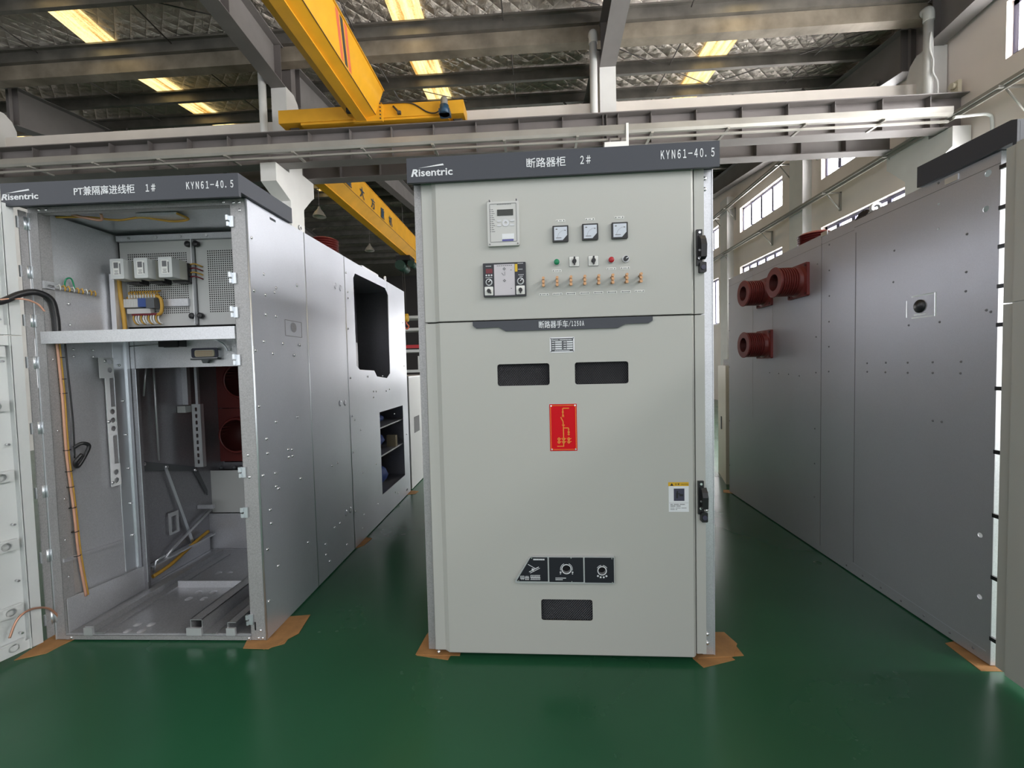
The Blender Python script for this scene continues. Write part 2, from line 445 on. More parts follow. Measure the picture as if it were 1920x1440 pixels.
# columns in the valley line, with corbels both ways
def column(cx, label):
    c = MB().box(cx - .14, 5.6, FZ, cx + .14, 6.05, 6.40)
    c.plate([(5.6, 6.40), (6.05, 6.40), (5.98, 6.56), (5.86, 6.66), (5.6, 6.66)], [], 'x', cx - .14, cx + .14)
    t = thing('concrete_column', label, 'column', (0, 0, 0), 0, 'columns under the valley gutter')
    part('shaft', c, 'column_paint', t)
    part('corbel', MB().plate([(5.18, 5.115), (5.18, 4.80), (5.60, 4.61), (5.60, 5.115)], [], 'x', cx - .14, cx + .14), 'column_paint', t)
    part('corbel', MB().plate([(6.05, 4.60), (6.36, 4.90), (6.46, 4.98), (6.46, 5.27), (6.05, 5.27)], [], 'x', cx - .14, cx + .14), 'column_paint', t)
    return t
column(-3.99, 'white concrete column with stepped corbels behind the open left cabinet')
column(1.95, 'white concrete column top above the middle cabinet sign')
column(7.42, 'white concrete column in the corner against the window wall')
column(-9.85, 'white concrete column top at the far left edge')
# concrete tie between the columns
for x0, x1, lb in ((-9.71, -4.13, 'left of the yellow crane'), (-3.85, 1.81, 'behind the yellow crane carriage'), (2.09, 7.28, 'right of the middle column')):
    single('tie_beam', MB().box(x0, 5.85, 6.02, x1, 6.0, 6.19), 'tie_paint', 'cream painted tie beam ' + lb, 'beam', 'tie beams between columns')

# crane runway beams
def runway(name, yw, zt, zb, x0, x1, xs, label):
    t = thing(name, label, 'beam', (0, 0, 0))
    w = MB().box(x0, yw - .006, zb + .015, x1, yw + .006, zt - .015)
    part('web', w, 'beam_grey', t)
    part('top_flange', MB().box(x0, yw - .15, zt - .015, x1, yw + .15, zt), 'beam_grey', t)
    part('bottom_flange', MB().box(x0, yw - .12, zb, x1, yw + .12, zb + .015), 'beam_grey', t)
    part('rail', MB().box(x0, yw - .035, zt, x1, yw + .035, zt + .03), 'stiff_dark', t)
    proto = None
    for x in xs:
        if proto is None: proto = part('stiffener', MB().box(-.006, -.11, zb + .015, .006, -.006, zt - .015), 'stiff_dark', t, (x, yw, 0))
        else: link_copy(proto, (x, yw, 0))
    return t
near_x = [-9.9 + .735 * i for i in range(24)]
runway('crane_runway_beam', 5.36, 5.655, 5.12, -14, 7.56, near_x + [1.80, 2.05], 'grey steel runway beam nearest the cabinets, under the yellow crane carriage')
runway('crane_runway_beam', 6.36, 5.86, 5.275, -14, 7.25, [-9.6 + .8 * i for i in range(21)], 'second grey steel runway beam behind and below the nearest one')
es = thing('end_stop', 'small cream end stop on the right end of the runway beam', 'stop', (0, 0, 0))
part('post', MB().box(7.46, 5.30, 5.70, 7.52, 5.42, 5.90), 'cream_box', es); part('buffer', MB().cyl((7.40, 5.36, 5.83), (7.46, 5.36, 5.83), .05), 'cream_box', es)
part('foot', MB().box(7.32, 5.3, 5.685, 7.55, 5.42, 5.70), 'cream_box', es)
# power busbar hung in front of the near runway beam
bb = thing('crane_busbar', 'long galvanised busbar trunking in front of the near runway beam', 'busbar', (0, 0, 0))
part('housing', MB().plate([(4.86, 5.25), (4.86, 5.16), (4.88, 5.12), (4.93, 5.12), (4.95, 5.16), (4.95, 5.25)], [], 'x', -14, 7.0), 'busbar', bb)
part('lower_strip', MB().box(-14, 4.93, 5.05, 7.0, 4.96, 5.08), 'busbar', bb)
pb = None
for i in range(14):
    x = -9.2 + 1.17 * i
    if pb is None: pb = part('bracket', MB().plate([(4.84, 5.11), (4.84, 5.085), (5.232, 5.10), (5.232, 5.125)], [], 'x', -.02, .02), 'busbar', bb, (x, 0, 0))
    else: link_copy(pb, (x, 0, 0))
sb = thing('busbar_support', 'small white support box on the busbar above the middle cabinet', 'bracket', (1.94, 4.9, 5.0))
part('plate', MB().box(-.19, -.06, -.10, .19, .06, -.02), 'pipe_white', sb); part('arm', MB().box(.15, -.06, -.02, .19, -.045, .26), 'pipe_white', sb)
for dx in (-.10, .08): part('bolt', MB().cyl((dx, 0, -.02), (dx, 0, .06), .022, n=10), 'beam_grey', sb)

# valley gutter
gt = MB().plate([(5.60, 7.36), (5.60, 7.10), (5.80, 7.10), (5.86, 7.36), (5.845, 7.36), (5.79, 7.115), (5.615, 7.115), (5.615, 7.36)], [], 'x', -14, 7.3)
single('valley_gutter', gt, 'gutter', 'stained sheet metal valley gutter running above the column heads', 'gutter')
# downpipes with their elbows
for x, lb in ((-4.23, 'white downpipe left of the column behind the yellow crane'), (1.69, 'white downpipe left of the middle column head'), (7.17, 'white downpipe in the right corner')):
    p = thing('downpipe', lb, 'pipe', (x, 5.50, 0), 0, 'white downpipes')
    part('pipe', MB().tube([(0, .06, 5.7), (0, .0, 5.8), (0, 0, 6.0), (0, 0, 7.04)], .065, 14), 'pipe_white', p)
    part('elbow', MB().tube(smooth_path([(0, 0, 6.98), (0, 0, 7.10), (0, .03, 7.16), (0, .09, 7.17)], 5), .075, 14), 'pipe_white', p)
single('loose_cable', MB().tube(smooth_path([(7.14, 5.42, 6.75), (7.12, 5.42, 6.5), (7.17, 5.41, 6.3), (7.17, 5.41, 6.1), (7.24, 5.41, 5.95), (7.25, 5.41, 5.69)]), .014), 'pipe_white', 'thin pale cable wavering down the right corner downpipe', 'cable')

# rafters
def rafter(cx, bay, label):
    t = thing('roof_rafter', label, 'rafter', (0, 0, 0), 0, 'roof rafters')
    if bay == 1:
        prof = [(5.58, 6.66), (5.58, 7.34), (-6, 8.45), (-6, 7.95), (3.5, 6.90)]
        bot = [(5.6, 6.66), (3.5, 6.90), (-6, 7.95)]; top = [(5.58, 7.34), (-6, 8.45)]; y_st = (5.5, 4.2, 2.4)
    else:
        prof = [(6.06, 6.56), (6.06, 7.32), (15, 8.22), (24.8, 7.3), (24.8, 6.7), (15, 7.72)]
        bot = [(6.06, 6.56), (15, 7.72), (24.8, 6.7)]; top = [(6.06, 7.32), (15, 8.22), (24.8, 7.3)]; y_st = (6.12, 8.0, 10)
    part('web', MB().plate(prof, [], 'x', cx - .006, cx + .006), 'rafter_grey', t)
    for nm, pl, d in (('bottom_flange', bot, -.014), ('top_flange', top, -.014)):
        mb = MB()
        for (a, b_) in zip(pl[:-1], pl[1:]):
            mb.plate([(a[0], a[1]), (b_[0], b_[1]), (b_[0], b_[1] + d), (a[0], a[1] + d)], [], 'x', cx - .14, cx + .14)
        part(nm, mb, 'rafter_grey', t)
    for y in y_st:
        zb = (6.66 + (5.6 - y) * .115) if bay == 1 else 6.56 + (y - 6.06) * .13
        zt = (7.33 + (5.58 - y) * .0955) if bay == 1 else 7.31 + (y - 6.06) * .1
        part('stiffener', MB().box(cx - .13, y - .005, zb + .01, cx + .13, y + .005, zt - .015), 'stiff_dark', t)
for cx, n in ((-3.99, 'the column behind the left cabinet'), (1.95, 'the column above the middle cabinet'), (7.36, 'the corner column'), (-9.85, 'the far left column')):
    rafter(cx, 1, 'grey rafter rising towards the viewer from ' + n)
    rafter(cx, 2, 'grey rafter running into the far bay from ' + n)
single('column_post', MB().box(-4.1, 5.84, 6.66, -3.88, 5.99, 7.3), 'stiff_dark', 'short dark steel post on the column head behind the yellow crane', 'post')

# purlins
def purlin(y, z, lab, x0=-14, x1=7.5):
    h, w, tk = .20, .075, .012
    p = MB().plate([(y, z), (y + w, z), (y + w, z + .03), (y + w - tk, z + .03), (y + w - tk, z + tk), (y + tk, z + tk), (y + tk, z + h - tk), (y - w + tk, z + h - tk), (y - w + tk, z + h - .03), (y - w, z + h - .03), (y - w, z + h), (y + tk, z + h), (y + tk, z + h)][:-1], [], 'x', x0, x1)
    single('roof_purlin', p, 'purlin', lab, 'purlin', 'roof purlins')
NTH = ['first', 'second', 'third', 'fourth', 'fifth', 'sixth', 'seventh', 'eighth', 'ninth', 'tenth', 'eleventh', 'twelfth', 'thirteenth', 'fourteenth', 'fifteenth', 'sixteenth']
for i in range(5): y = 5.53 - .95 * i; purlin(y, 7.36 + .0955 * (5.58 - y), '%s steel roof purlin on the viewer side of the valley gutter' % NTH[i])
for i in range(16): y = 7.0 + 1.0 * i; purlin(y, (7.33 + .1 * (y - 6.06)) if y < 15 else (8.23 - .1 * (y - 15)), '%s steel roof purlin beyond the valley gutter' % NTH[i])

# roof lights
k = 0
for xs, nm in ((-7.22, 'left'), (-1.51, 'middle'), (4.28, 'right'), (-12.95, 'far left')):
    for (y0, y1, zf, bay) in ((-3, 5.52, zroof1, 'near bay'), (6.1, 14.6, zroof2, 'far bay')):
        mb = MB(); seg = 1
        mb.v += [(xs - .28, y0, zf(y0) - .012), (xs + .28, y0, zf(y0) - .012), (xs + .28, y1, zf(y1) - .012), (xs - .28, y1, zf(y1) - .012)]
        mb.v += [(p[0], p[1], p[2] + .008) for p in mb.v]
        for q in ((0, 3, 2, 1), (4, 5, 6, 7), (0, 1, 5, 4), (1, 2, 6, 5), (2, 3, 7, 6), (3, 0, 4, 7)): mb.face(list(q))
        if bay == 'near bay' and nm == 'right':
            pass
        single('roof_light', mb, 'skylight', 'glowing yellow roof light strip, %s strip of the %s' % (nm, bay), 'skylight', 'yellow roof lights')

# sag rods and bracing rods
rods = []
def rod(a, b, r=.012): return MB().cyl(a, b, r, n=6)
def onr1(x, y, d=.06): return (x, y, zroof1(y) - d)
def onr2(x, y, d=.06): return (x, y, zroof2(y) - d)
for x, w in ((-5.9, 'left of the large grey rafter'), (-8.5, 'at the far left'), (-2.5, 'beside the yellow crane'), (.15, 'right of the crane'), (3.35, 'right of the middle rafter'), (6.2, 'near the window wall')):
    single('sag_rod', rod(onr1(x, 5.5, .1), onr1(x, 3.6, .1)), 'stiff_dark', 'thin sag rod between near-bay purlins ' + w, 'rod', 'sag rods')
    single('sag_rod', rod(onr2(x + .1, 6.2, .1), onr2(x + .1, 8.95, .1)), 'stiff_dark', 'thin sag rod between far-bay purlins ' + w, 'rod', 'sag rods')
for a, b, w in ((onr1(-3.85, 3.4), onr1(1.8, 5.4), 'in the near bay over the crane'), (onr2(2.1, 6.3), onr2(7.1, 9.6), 'in the far bay right of the middle column'), (onr2(7.1, 6.3), onr2(2.1, 9.6), 'in the far bay towards the window wall'), (onr1(-9.6, 3.2), onr1(-4.2, 5.3), 'in the near bay at the upper left'), (onr2(-3.8, 6.3), onr2(1.8, 9.6), 'in the far bay behind the crane')):
    single('bracing_rod', rod(a, b, .010), 'stiff_dark', 'slender diagonal roof bracing rod ' + w, 'rod', 'diagonal bracing rods')
for x, s, w in ((-3.85, 1, 'right of the rafter behind the left cabinet'), (1.81, -1, 'left of the middle rafter'), (-9.71, 1, 'at the far left'), (7.11, -1, 'near the window wall')):
    single('fly_brace', MB().cyl((x, 8.0, 7.0), (x + s * .45, 8.0, 7.52), .02, n=6), 'stiff_dark', 'short dark fly brace on the far-bay rafter ' + w, 'brace', 'fly braces')

# ---------------------------------------------------------------- overhead cranes
def crane_girder(t, xc, y0, y1, zb, H, fl, hw, zs, ht):
    # box girder with a bent underside and a bottom running flange
    pr = [(xc - ht + .02, zb + H), (xc - hw, zb + zs), (xc - fl + .02, zb + .03), (xc - fl + .02, zb), (xc + fl - .02, zb), (xc + fl - .02, zb + .03), (xc + hw, zb + zs), (xc + ht - .02, zb + H)]
    g = MB()
    for y in (y0, y1): g.v += [(p[0], y, p[1]) for p in pr]
    n = len(pr)
    for i in range(n): g.face([i, (i + 1) % n, n + (i + 1) % n, n + i])
    g.face(list(range(n))[::-1]); g.face([n + i for i in range(n)])
    part('girder', g, 'crane_yellow', t)
    part('running_flange', MB().box(xc - fl, y0, zb - .018, xc + fl, y1, zb), 'crane_yellow', t)
    part('seam', MB().box(xc + hw + .001, y0, zb + zs - .004, xc + hw + .006, y1, zb + zs + .006), 'crane_dark', t)
    part('top_plate', MB().box(xc - ht, y0, zb + H, xc + ht, y1, zb + H + .015), 'crane_yellow', t)
c1 = thing('bridge_crane', 'yellow overhead crane whose end carriage rests on the near runway beam', 'crane', (0, 0, 0), 0, 'yellow overhead cranes')
crane_girder(c1, -2.25, -5.0, 5.08, 5.68, .45, .085, .235, .075, .40)
e = MB().box(-3.74, 5.14, 5.735, -.53, 5.54, 5.955)
part('end_carriage', e, 'crane_yellow', c1)
part('lower_plate', MB().box(-3.36, 5.16, 5.70, -.80, 5.50, 5.735), 'crane_yellow', c1)
for x in (-3.55, -.66): part('wheel', MB().cyl((x, 5.29, 5.80), (x, 5.43, 5.80), .105, n=20), 'crane_dark', c1)
part('end_plate', MB().box(-2.40, 5.08, 5.655, -1.90, 5.14, 5.95), 'crane_yellow', c1)
for i in range(5): part('flange_bolt', MB().cyl((-1.93, 5.08, 5.69 + i * .06), (-1.93, 5.065, 5.69 + i * .06), .012, n=6), 'crane_dark', c1)
for z in (5.72, 5.76): pass
mo = part('drive_motor', MB().cyl((-.83, 5.02, 5.66), (-.83, 5.02, 5.80), .085, .075, n=14).box(-.92, 4.98, 5.66, -.74, 5.14, 5.74), 'motor_blue', c1)
part('motor_cap', MB().lathe((-.83, 5.02, 5.80), (0, 0, 1), [(0, .06), (.10, .06), (.13, .045), (.135, 0)], 14), 'busbar', mo)
part('power_cable', MB().tube(smooth_path([(-1.9, 5.07, 5.93), (-1.7, 5.1, 5.95), (-1.4, 5.12, 5.93), (-1.15, 5.12, 5.78), (-1.0, 5.1, 5.74), (-.9, 5.06, 5.77)]), .010, 6), 'crane_dark', c1)
part('limit_switch', MB().cyl((-1.72, 5.12, 5.90), (-1.62, 5.08, 5.78), .016, n=8).box(-1.64, 5.06, 5.74, -1.58, 5.10, 5.79), 'crane_dark', c1)
part('reach_sensor', MB().box(-2.40, 4.80, 5.66, -2.34, 4.86, 5.74), 'black_plastic', c1)
for k in range(3):   # slanting warning stripes on the girder side
    y = 3.36 + k * .125; q = MB()
    def sp(yy, z): return (-2.25 + .235 + (z - 5.755) * .145 / .375 + .002, yy, z)
    q.quad(sp(y, 6.12), sp(y + .09, 6.12), sp(y + .52, 5.78), sp(y + .43, 5.78))
    part('warning_stripe', q, 'crane_red' if k != 1 else 'crane_dark', c1)
c2 = thing('bridge_crane', 'second yellow overhead crane in the far bay with blue characters along its girder', 'crane', (0, 0, 0), 0, 'yellow overhead cranes')
crane_girder(c2, -3.92, 6.75, 21.5, 5.45, .70, .11, .30, .21, .34)
part('end_carriage', MB().box(-5.3, 6.18, 5.905, -2.5, 6.54, 6.13), 'crane_yellow', c2)
for x in (-5.1, -2.7): part('wheel', MB().cyl((x, 6.3, 5.98), (x, 6.42, 5.98), .09, n=16), 'crane_dark', c2)
part('end_plate', MB().box(-4.2, 6.54, 5.66, -3.6, 6.75, 6.13), 'crane_yellow', c2)
for ch, y in (('重', 7.60), ('大', 8.35), ('方', 9.05), ('重', 9.75), ('机', 10.42)):
    lettering('girder_lettering', ch, y - .14, 5.70, y + .14, 5.98, -3.598, 'motor_blue', c2, .02, axis='x')
ho = thing('electric_hoist', 'dark green hoist under the far yellow crane girder', 'hoist', (-3.95, 12.9, 5.09))
part('drum', MB().cyl((-.1, -.35, 0), (-.1, .35, 0), .17, n=18), 'hoist_green', ho)
part('motor', MB().cyl((.25, -.2, .08), (.25, .25, .08), .12, n=16), 'hoist_green', ho)
part('trolley', MB().box(-.25, -.3, .17, .25, .3, .335), 'black_plastic', ho)
hk = thing('hook_block', 'yellow hook block hanging in the gap beside the middle cabinet', 'hook', (-3.98, 12.9, 3.30))
part('block', MB().lathe((0, 0, 0), (1, 0, 0), [(-.06, 0), (-.06, .14), (.06, .14), (.06, 0)], 16), 'hook_yellow', hk)
part('hook', MB().tube(smooth_path([(0, 0, -.13), (0, 0, -.22), (.07, 0, -.30), (.02, 0, -.40), (-.07, 0, -.34)], 5), .025, 8), 'crane_red', hk)
part('rope', MB().cyl((-.06, 0, .1), (-.10, 0, 1.62), .01, n=6).cyl((-.01, 0, .1), (-.02, 0, 1.62), .01, n=6), 'crane_dark', hk)

# pendant lamps in the far bay
for x, y, z, s, lb in ((-6.05, 11, 6.28, .2, 'large pendant lamp hanging beside the white corbel column'), (-6.42, 16, 6.58, .2, 'pendant lamp hanging above the red insulator of the left cabinet'), (-4.4, 14.2, 5.52, .17, 'small pendant lamp below the far crane girder')):
    l = thing('pendant_lamp', lb, 'lamp', (x, y, z), 0, 'pendant lamps in the far bay')
    part('shade', MB().lathe((0, 0, 0), (0, 0, 1), [(0, s), (.03, s * .97), (.12, s * .72), (.20, s * .40), (.25, s * .22), (.30, s * .18), (.31, 0)], 20), 'lamp_shade', l)
    part('rod', MB().cyl((0, 0, .3), (0, 0, zroof2(y) - z), .012, n=6), 'stiff_dark', l)

# ---------------------------------------------------------------- far side of the hall, seen through the gaps
def boxthing(name, label, cat, x0, y0, z0, x1, y1, z1, m_, parts=()):
    t = thing(name, label, cat, (x0, y0, z0))
    part('body', MB().box(0, 0, 0, x1 - x0, y1 - y0, z1 - z0), m_, t)
    for nm, b6, mm in parts: part(nm, MB().box(*b6), mm, t)
    return t
lw = thing('low_cabinet', 'low white cabinet standing right behind the open left cabinet', 'cabinet', (-.95, 2.93, 0), R(.74))
part('body', MB().box(-1.0, 0, 0, .0, 1.5, 1.36), 'far_white', lw)
part('vent', MB().box(0, .18, .66, .004, .42, .86), 'mark_grey', lw)
part('edge_trim', MB().box(-1.0, -.004, 1.36, .0, 1.5, 1.375), 'alu', lw)
cb = thing('cream_cabinet', 'narrow cream cabinet behind the right cabinet', 'cabinet', (2.83, 3.05, FZ), R(-15))
part('body', MB().box(0, 0, .0, .8, .62, 1.42), 'cream_box', cb)
part('handle', MB().box(-.01, .30, .62, 0, .34, .78), 'mark_grey', cb)
part('top_cover', MB().box(.05, .05, 1.42, .5, .5, 1.50), 'mark_grey', cb)
sh = thing('storage_shelf', 'pale storage shelf far behind, seen left of the middle cabinet', 'shelf', (-4.6, 13.5, FZ))
for z in (.6, 1.35, 2.1, 2.9, 3.35): part('board', MB().box(0, 0, z, 2.6, .7, z + .10), 'far_white', sh)
for x in (0, 2.54): part('upright', MB().box(x, 0, 0, x + .06, .7, 3.9), 'far_white', sh)
part('sign_strip', MB().box(0, -.02, 2.25, 2.6, 0, 2.37), 'sign_red', sh)
boxthing('storage_box', 'white box on the far storage shelf', 'box', -3.8, 13.55, 1.442 + FZ + .008, -2.4, 14.1, 1.95, 'far_white')
boxthing('storage_box', 'dark box on the lower board of the far shelf', 'box', -3.9, 13.55, .692 + FZ + .008, -2.7, 14.1, 1.2, 'far_dark')

# ================================================================== MIDDLE CABINET (closed)
CB = thing('switchgear_cabinet', 'tall closed light grey switchgear cabinet, number 2, in the middle', 'cabinet', (0, 0, 0), R(-.5), 'high-voltage switchgear cabinets')
CW, CH, CD = 1.45, 2.376, 2.8
def cc(u, z, k=.9952): return (.594 + (u - .594) * k, 1.459 + (z - 1.459) * k)
part('side_panel', MB().box(0, .002, 0, .003, CD, CH), 'galv_right', CB)
part('side_panel', MB().box(CW - .003, .002, 0, CW, CD, CH), 'galv_side', CB)
part('back_panel', MB().box(0.003, CD - .003, 0, CW - .003, CD, CH), 'galv', CB)
part('roof_panel', MB().box(.003, 0.01, CH - .003, CW - .003, CD - .003, CH), 'galv', CB)
part('floor_pan', MB().box(.003, .01, 0, CW - .003, CD - .003, .003), 'galv', CB)
part('front_post', MB().box(0, 0, 0, .05, .002, CH).box(.048, 0, 0, .05, .03, CH), 'galv_dull', CB)
part('front_post', MB().box(1.392, 0, 0, CW, .002, CH).box(1.446, -.004, 0, CW, 0, CH), 'galv', CB)
part('inner_shield', MB().box(.05, .32, .03, 1.40, .33, 2.3), 'galv_dark', CB)
def header(parent, u0, u1, title, num, tb, nb, lb, sb_, mb_):
    h = MB().plate([(-.085, 2.468), (-.085, 2.352), (-.068, 2.352), (-.068, 2.378), (.40, 2.378), (.40, 2.468)], [], 'x', u0, u1)
    hd = part('header_panel', h, 'header_paint', parent)
    lettering('title_lettering', title, tb[0], tb[1], tb[2], tb[3], -.0855, 'letter_white', hd, .006)
    lettering('number_lettering', num, nb[0], nb[1], nb[2], nb[3], -.0855, 'letter_white', hd, .012)
    lettering('model_lettering', 'ＫＹＮ６１－４０．５', mb_[0], mb_[1], mb_[2], mb_[3], -.0855, 'letter_white', hd, .012)
    w = lb[2] - lb[0]
    lettering('logo_lettering', 'R', lb[0], lb[1], lb[0] + w * .17, lb[3], -.0855, 'letter_white', hd, .03, .25)
    lettering('logo_lettering', 'isentric', lb[0] + w * .185, lb[1], lb[2], lb[3] - (lb[3] - lb[1]) * .06, -.0855, 'letter_white', hd, .016)
    sw = MB().plate([(sb_[0], sb_[1]), (sb_[0] + (sb_[2] - sb_[0]) * .5, sb_[1] + .004), (sb_[2], sb_[3] - .008), (sb_[2] - .004, sb_[3]), (sb_[0] + (sb_[2] - sb_[0]) * .6, sb_[3] - .006)], [], 'y', -.0855, -.0867)
    part('logo_swoosh', sw, 'letter_white', hd)
    return hd
header(CB, -.008, 1.449, '断路器柜', '２＃', (.566, 2.391, .749, 2.436), (.817, 2.396, .865, 2.434), (.013, 2.379, .214, 2.414), (.05, 2.418, .173, 2.434), (1.185, 2.397, 1.425, 2.4375))

# doors: hinge strip, sloping fold, raised field and right-hand chamfer as one folded sheet
def door_prof(): return [(.044, -.036), (.097, -.036), (.122, -.055), (1.330, -.055), (1.344, -.040), (1.344, -.006)]
def fold(mb, z0, z1, field_holes):
    pr = door_prof()
    for (a, b_) in zip(pr[:-1], pr[1:]):
        if a[1] == -.055 and b_[1] == -.055: continue
        mb.quad((a[0], a[1], z0), (b_[0], b_[1], z0), (b_[0], b_[1], z1), (a[0], a[1], z1))
    mb.plate(rect(.122, z0, 1.330, z1), field_holes, 'y', -.055, -.052)
    mb.box(.044, -.036, z0, .047, -.004, z1)
    # returned top and bottom edges
    for z in (z0, z1):
        mb.plate([(.044, -.036), (.097, -.036), (.122, -.055), (1.330, -.055), (1.344, -.040), (1.344, -.004), (.044, -.004)], [], 'z', z, z + (.002 if z == z0 else -.002))
    return mb
V1 = [cc(.400, 1.366), cc(.655, 1.473)]; V2 = [cc(.778, 1.366), cc(1.034, 1.473)]; V3 = [cc(.590, .190), cc(.844, .297)]
part('upper_door', fold(MB(), 1.689, 2.368, []), 'door_paint', CB)
part('lower_door', fold(MB(), .022, 1.683, [rrect(v[0][0], v[0][1], v[1][0], v[1][1], .012) for v in (V1, V2, V3)] + [circ(*cc(.718, .459), .0205), circ(*cc(.891, .452), .0185)]), 'door_paint', CB)
for z0, z1 in ((1.69, 2.368), (.03, 1.684)):
    part('lock_strip', MB().box(1.349, -.040, z0, 1.394, -.003, z1), 'door_paint', CB)
# expanded metal in the three openings
def clipseg(p, d, x0, z0, x1, z1):
    t0, t1 = -1e9, 1e9
    for a, da, lo, hi in ((p[0], d[0], x0, x1), (p[1], d[1], z0, z1)):
        if abs(da) < 1e-9: continue
        q0, q1 = (lo - a) / da, (hi - a) / da
        t0 = max(t0, min(q0, q1)); t1 = min(t1, max(q0, q1))
    return (t0, t1) if t1 > t0 else None
def vent(v, nm, wire, pitch, ang):
    (x0, z0), (x1, z1) = v; mb = MB(); hw = .0011
    for a in ang:
        d = (cos(a), sin(a)); nrm = (-d[1], d[0]); L = x1 - x0 + z1 - z0; n = int(L / pitch)
        for i in range(-n, n + 1):
            p = ((x0 + x1) / 2 + nrm[0] * i * pitch, (z0 + z1) / 2 + nrm[1] * i * pitch)
            c = clipseg(p, d, x0, z0, x1, z1)
            if not c: continue
            A = (p[0] + d[0] * c[0], p[1] + d[1] * c[0]); B = (p[0] + d[0] * c[1], p[1] + d[1] * c[1])
            mb.quad((A[0] - nrm[0] * hw, -.046, A[1] - nrm[1] * hw), (B[0] - nrm[0] * hw, -.046, B[1] - nrm[1] * hw), (B[0] + nrm[0] * hw, -.044, B[1] + nrm[1] * hw), (A[0] + nrm[0] * hw, -.044, A[1] + nrm[1] * hw))
    o = part(nm, mb, wire, CB, fixn=False)
    part('backing_tray', MB().plate(rect(x0 - .02, z0 - .02, x1 + .02, z1 + .02), [rect(x0, z0, x1, z1)], 'y', -.051, -.045).box(x0 - .02, .0, z0 - .02, x1 + .02, .002, z1 + .02), 'dark_void', o)  # dark sheet paints the shade of the cavity behind the mesh
    return o
vent(V1, 'ventilation_mesh', 'mesh_wire', .0075, (R(58), R(-58)))
vent(V2, 'ventilation_mesh', 'mesh_wire', .0075, (R(58), R(-58)))
vent(V3, 'ventilation_mesh', 'mesh_wire', .0085, (R(48), R(-48)))
DV = -.055   # door face
# handles
def handle(zc, zl):
    z0, z1 = zl
    h = part('door_handle', MB().box(1.356, -.052, z0 + .03, 1.382, -.040, z1).box(1.362, -.060, z0 + .06, 1.372, -.05, z1 - .03), 'black_plastic', CB)
    g = MB().plate([(-.058, z0 + .055), (-.080, z0 + .065), (-.084, z0 + .12), (-.074, z1 - .05), (-.058, z1 - .03)], [], 'x', 1.366, 1.392)
    part('grip', g, 'black_plastic', h)
    part('lock_housing', MB().plate(rrect(1.366, z0 - .005, 1.396, z0 + .043, .006), [], 'y', -.064, -.040), 'black_plastic', h)
    part('lock_cylinder', MB().cyl((1.381, -.069, z0 + .018), (1.381, -.060, z0 + .018), .011, n=16), 'caution_navy', h)
    part('mounting_screw', MB().cyl((1.369, -.055, z1 - .014), (1.369, -.051, z1 - .014), .006, n=10), 'bolt_zinc', h)
    part('mounting_screw', MB().cyl((1.366, -.062, (z0 + z1) / 2 + .0), (1.366, -.058, (z0 + z1) / 2), .005, n=10), 'bolt_zinc', h)
    part('escutcheon_screw', MB().cyl((1.364, -.062, z0 + .062), (1.364, -.056, z0 + .062), .006, n=10), 'bolt_zinc', h)
handle(0, (1.885, 2.082)); handle(0, (.697, .889))
for z in (2.335, 2.285, .82, .73, .105, .06):
    part('bolt', MB().lathe((1.412, 0, z), (0, -1, 0), [(0, .010), (.004, .010), (.007, .006), (.008, 0)], 10), 'bolt_zinc', CB)
part('cover_plate', MB().box(1.414, -.0015, .69, 1.438, 0, .86), 'galv', CB)
for z in (2.352, .0): pass
part('hinge_bolt', MB().lathe((.062, -.036, .012), (0, -1, 0), [(0, .009), (.006, .009), (.009, 0)], 10), 'bolt_zinc', CB)

# protection relay
(u0, z0), (u1, z1) = cc(.372, 2.042), cc(.525, 2.252)
rl = MB().plate(rrect(u0, z0, u1, z1, .006), [], 'y', DV - .018, DV).box(u0 + .004, DV - .006, z1, u0 + .020, DV, z1 + .012).box(u1 - .020, DV - .006, z1, u1 - .004, DV, z1 + .012)
rl = part('protection_relay', rl, 'relay_face', CB)
rf = MB().plate(rrect(u0 + .012, z0 + .018, u1 - .012, z1 - .010, .004), [rrect(u0 + .0135, z0 + .0195, u1 - .0135, z1 - .0115, .003)], 'y', DV - .0195, DV - .018)
part('face_outline', rf, 'mark_grey', rl)
part('lcd_screen', MB().plate(rect(*cc(.420, 2.184), *cc(.497, 2.213)), [], 'y', DV - .0200, DV - .018), 'lcd', rl)
mk = MB()
for i in range(12):
    z = 2.214 - .0095 * i; a, b_ = cc(.386, z); mk.plate(rect(a, b_, a + .003, b_ + .003), [], 'y', DV - .0188, DV - .018); mk.plate(rect(a + .006, b_, a + .014 + .004 * ((i * 7) % 3), b_ + .0025), [], 'y', DV - .0188, DV - .018)
for q in range(9): a, b_ = cc(.42 + q * .0078, 2.236); mk.plate(rect(a, b_, a + .0055, b_ + .003), [], 'y', DV - .0188, DV - .018)
part('print_marks', mk, 'mark_grey', rl)
a, b_ = cc(.460, 2.149)
part('key_ring', MB().ring((a, DV - .018, b_), (0, -1, 0), .007, .0165, .002, 24), 'ring_grey', rl)
for du in (-.031, .031):
    for dz in (.010, -.011): part('key', MB().plate(rrect(a + du - .0095, b_ + dz - .004, a + du + .0095, b_ + dz + .004, .003, 3), [], 'y', DV - .0205, DV - .018), 'ring_grey', rl)
a, b_ = cc(.441, 2.074); part('sticker', MB().plate(rect(a, b_, a + .058, b_ + .024), [], 'y', DV - .0186, DV - .018), 'letter_white', rl)
part('purple_strip', MB().plate(rrect(a, b_ - .011, a + .055, b_ - .002, .003), [], 'y', DV - .0188, DV - .018), 'sticker_purple', rl)
for u, z in ((u0 + .009, z0 + .008), (u1 - .009, z0 + .008), (u0 + .012, z1 + .006), (u1 - .012, z1 + .006)):
    part('screw', MB().cyl((u, DV - .021, z), (u, DV - .006, z), .0035, n=8), 'mark_grey', rl)

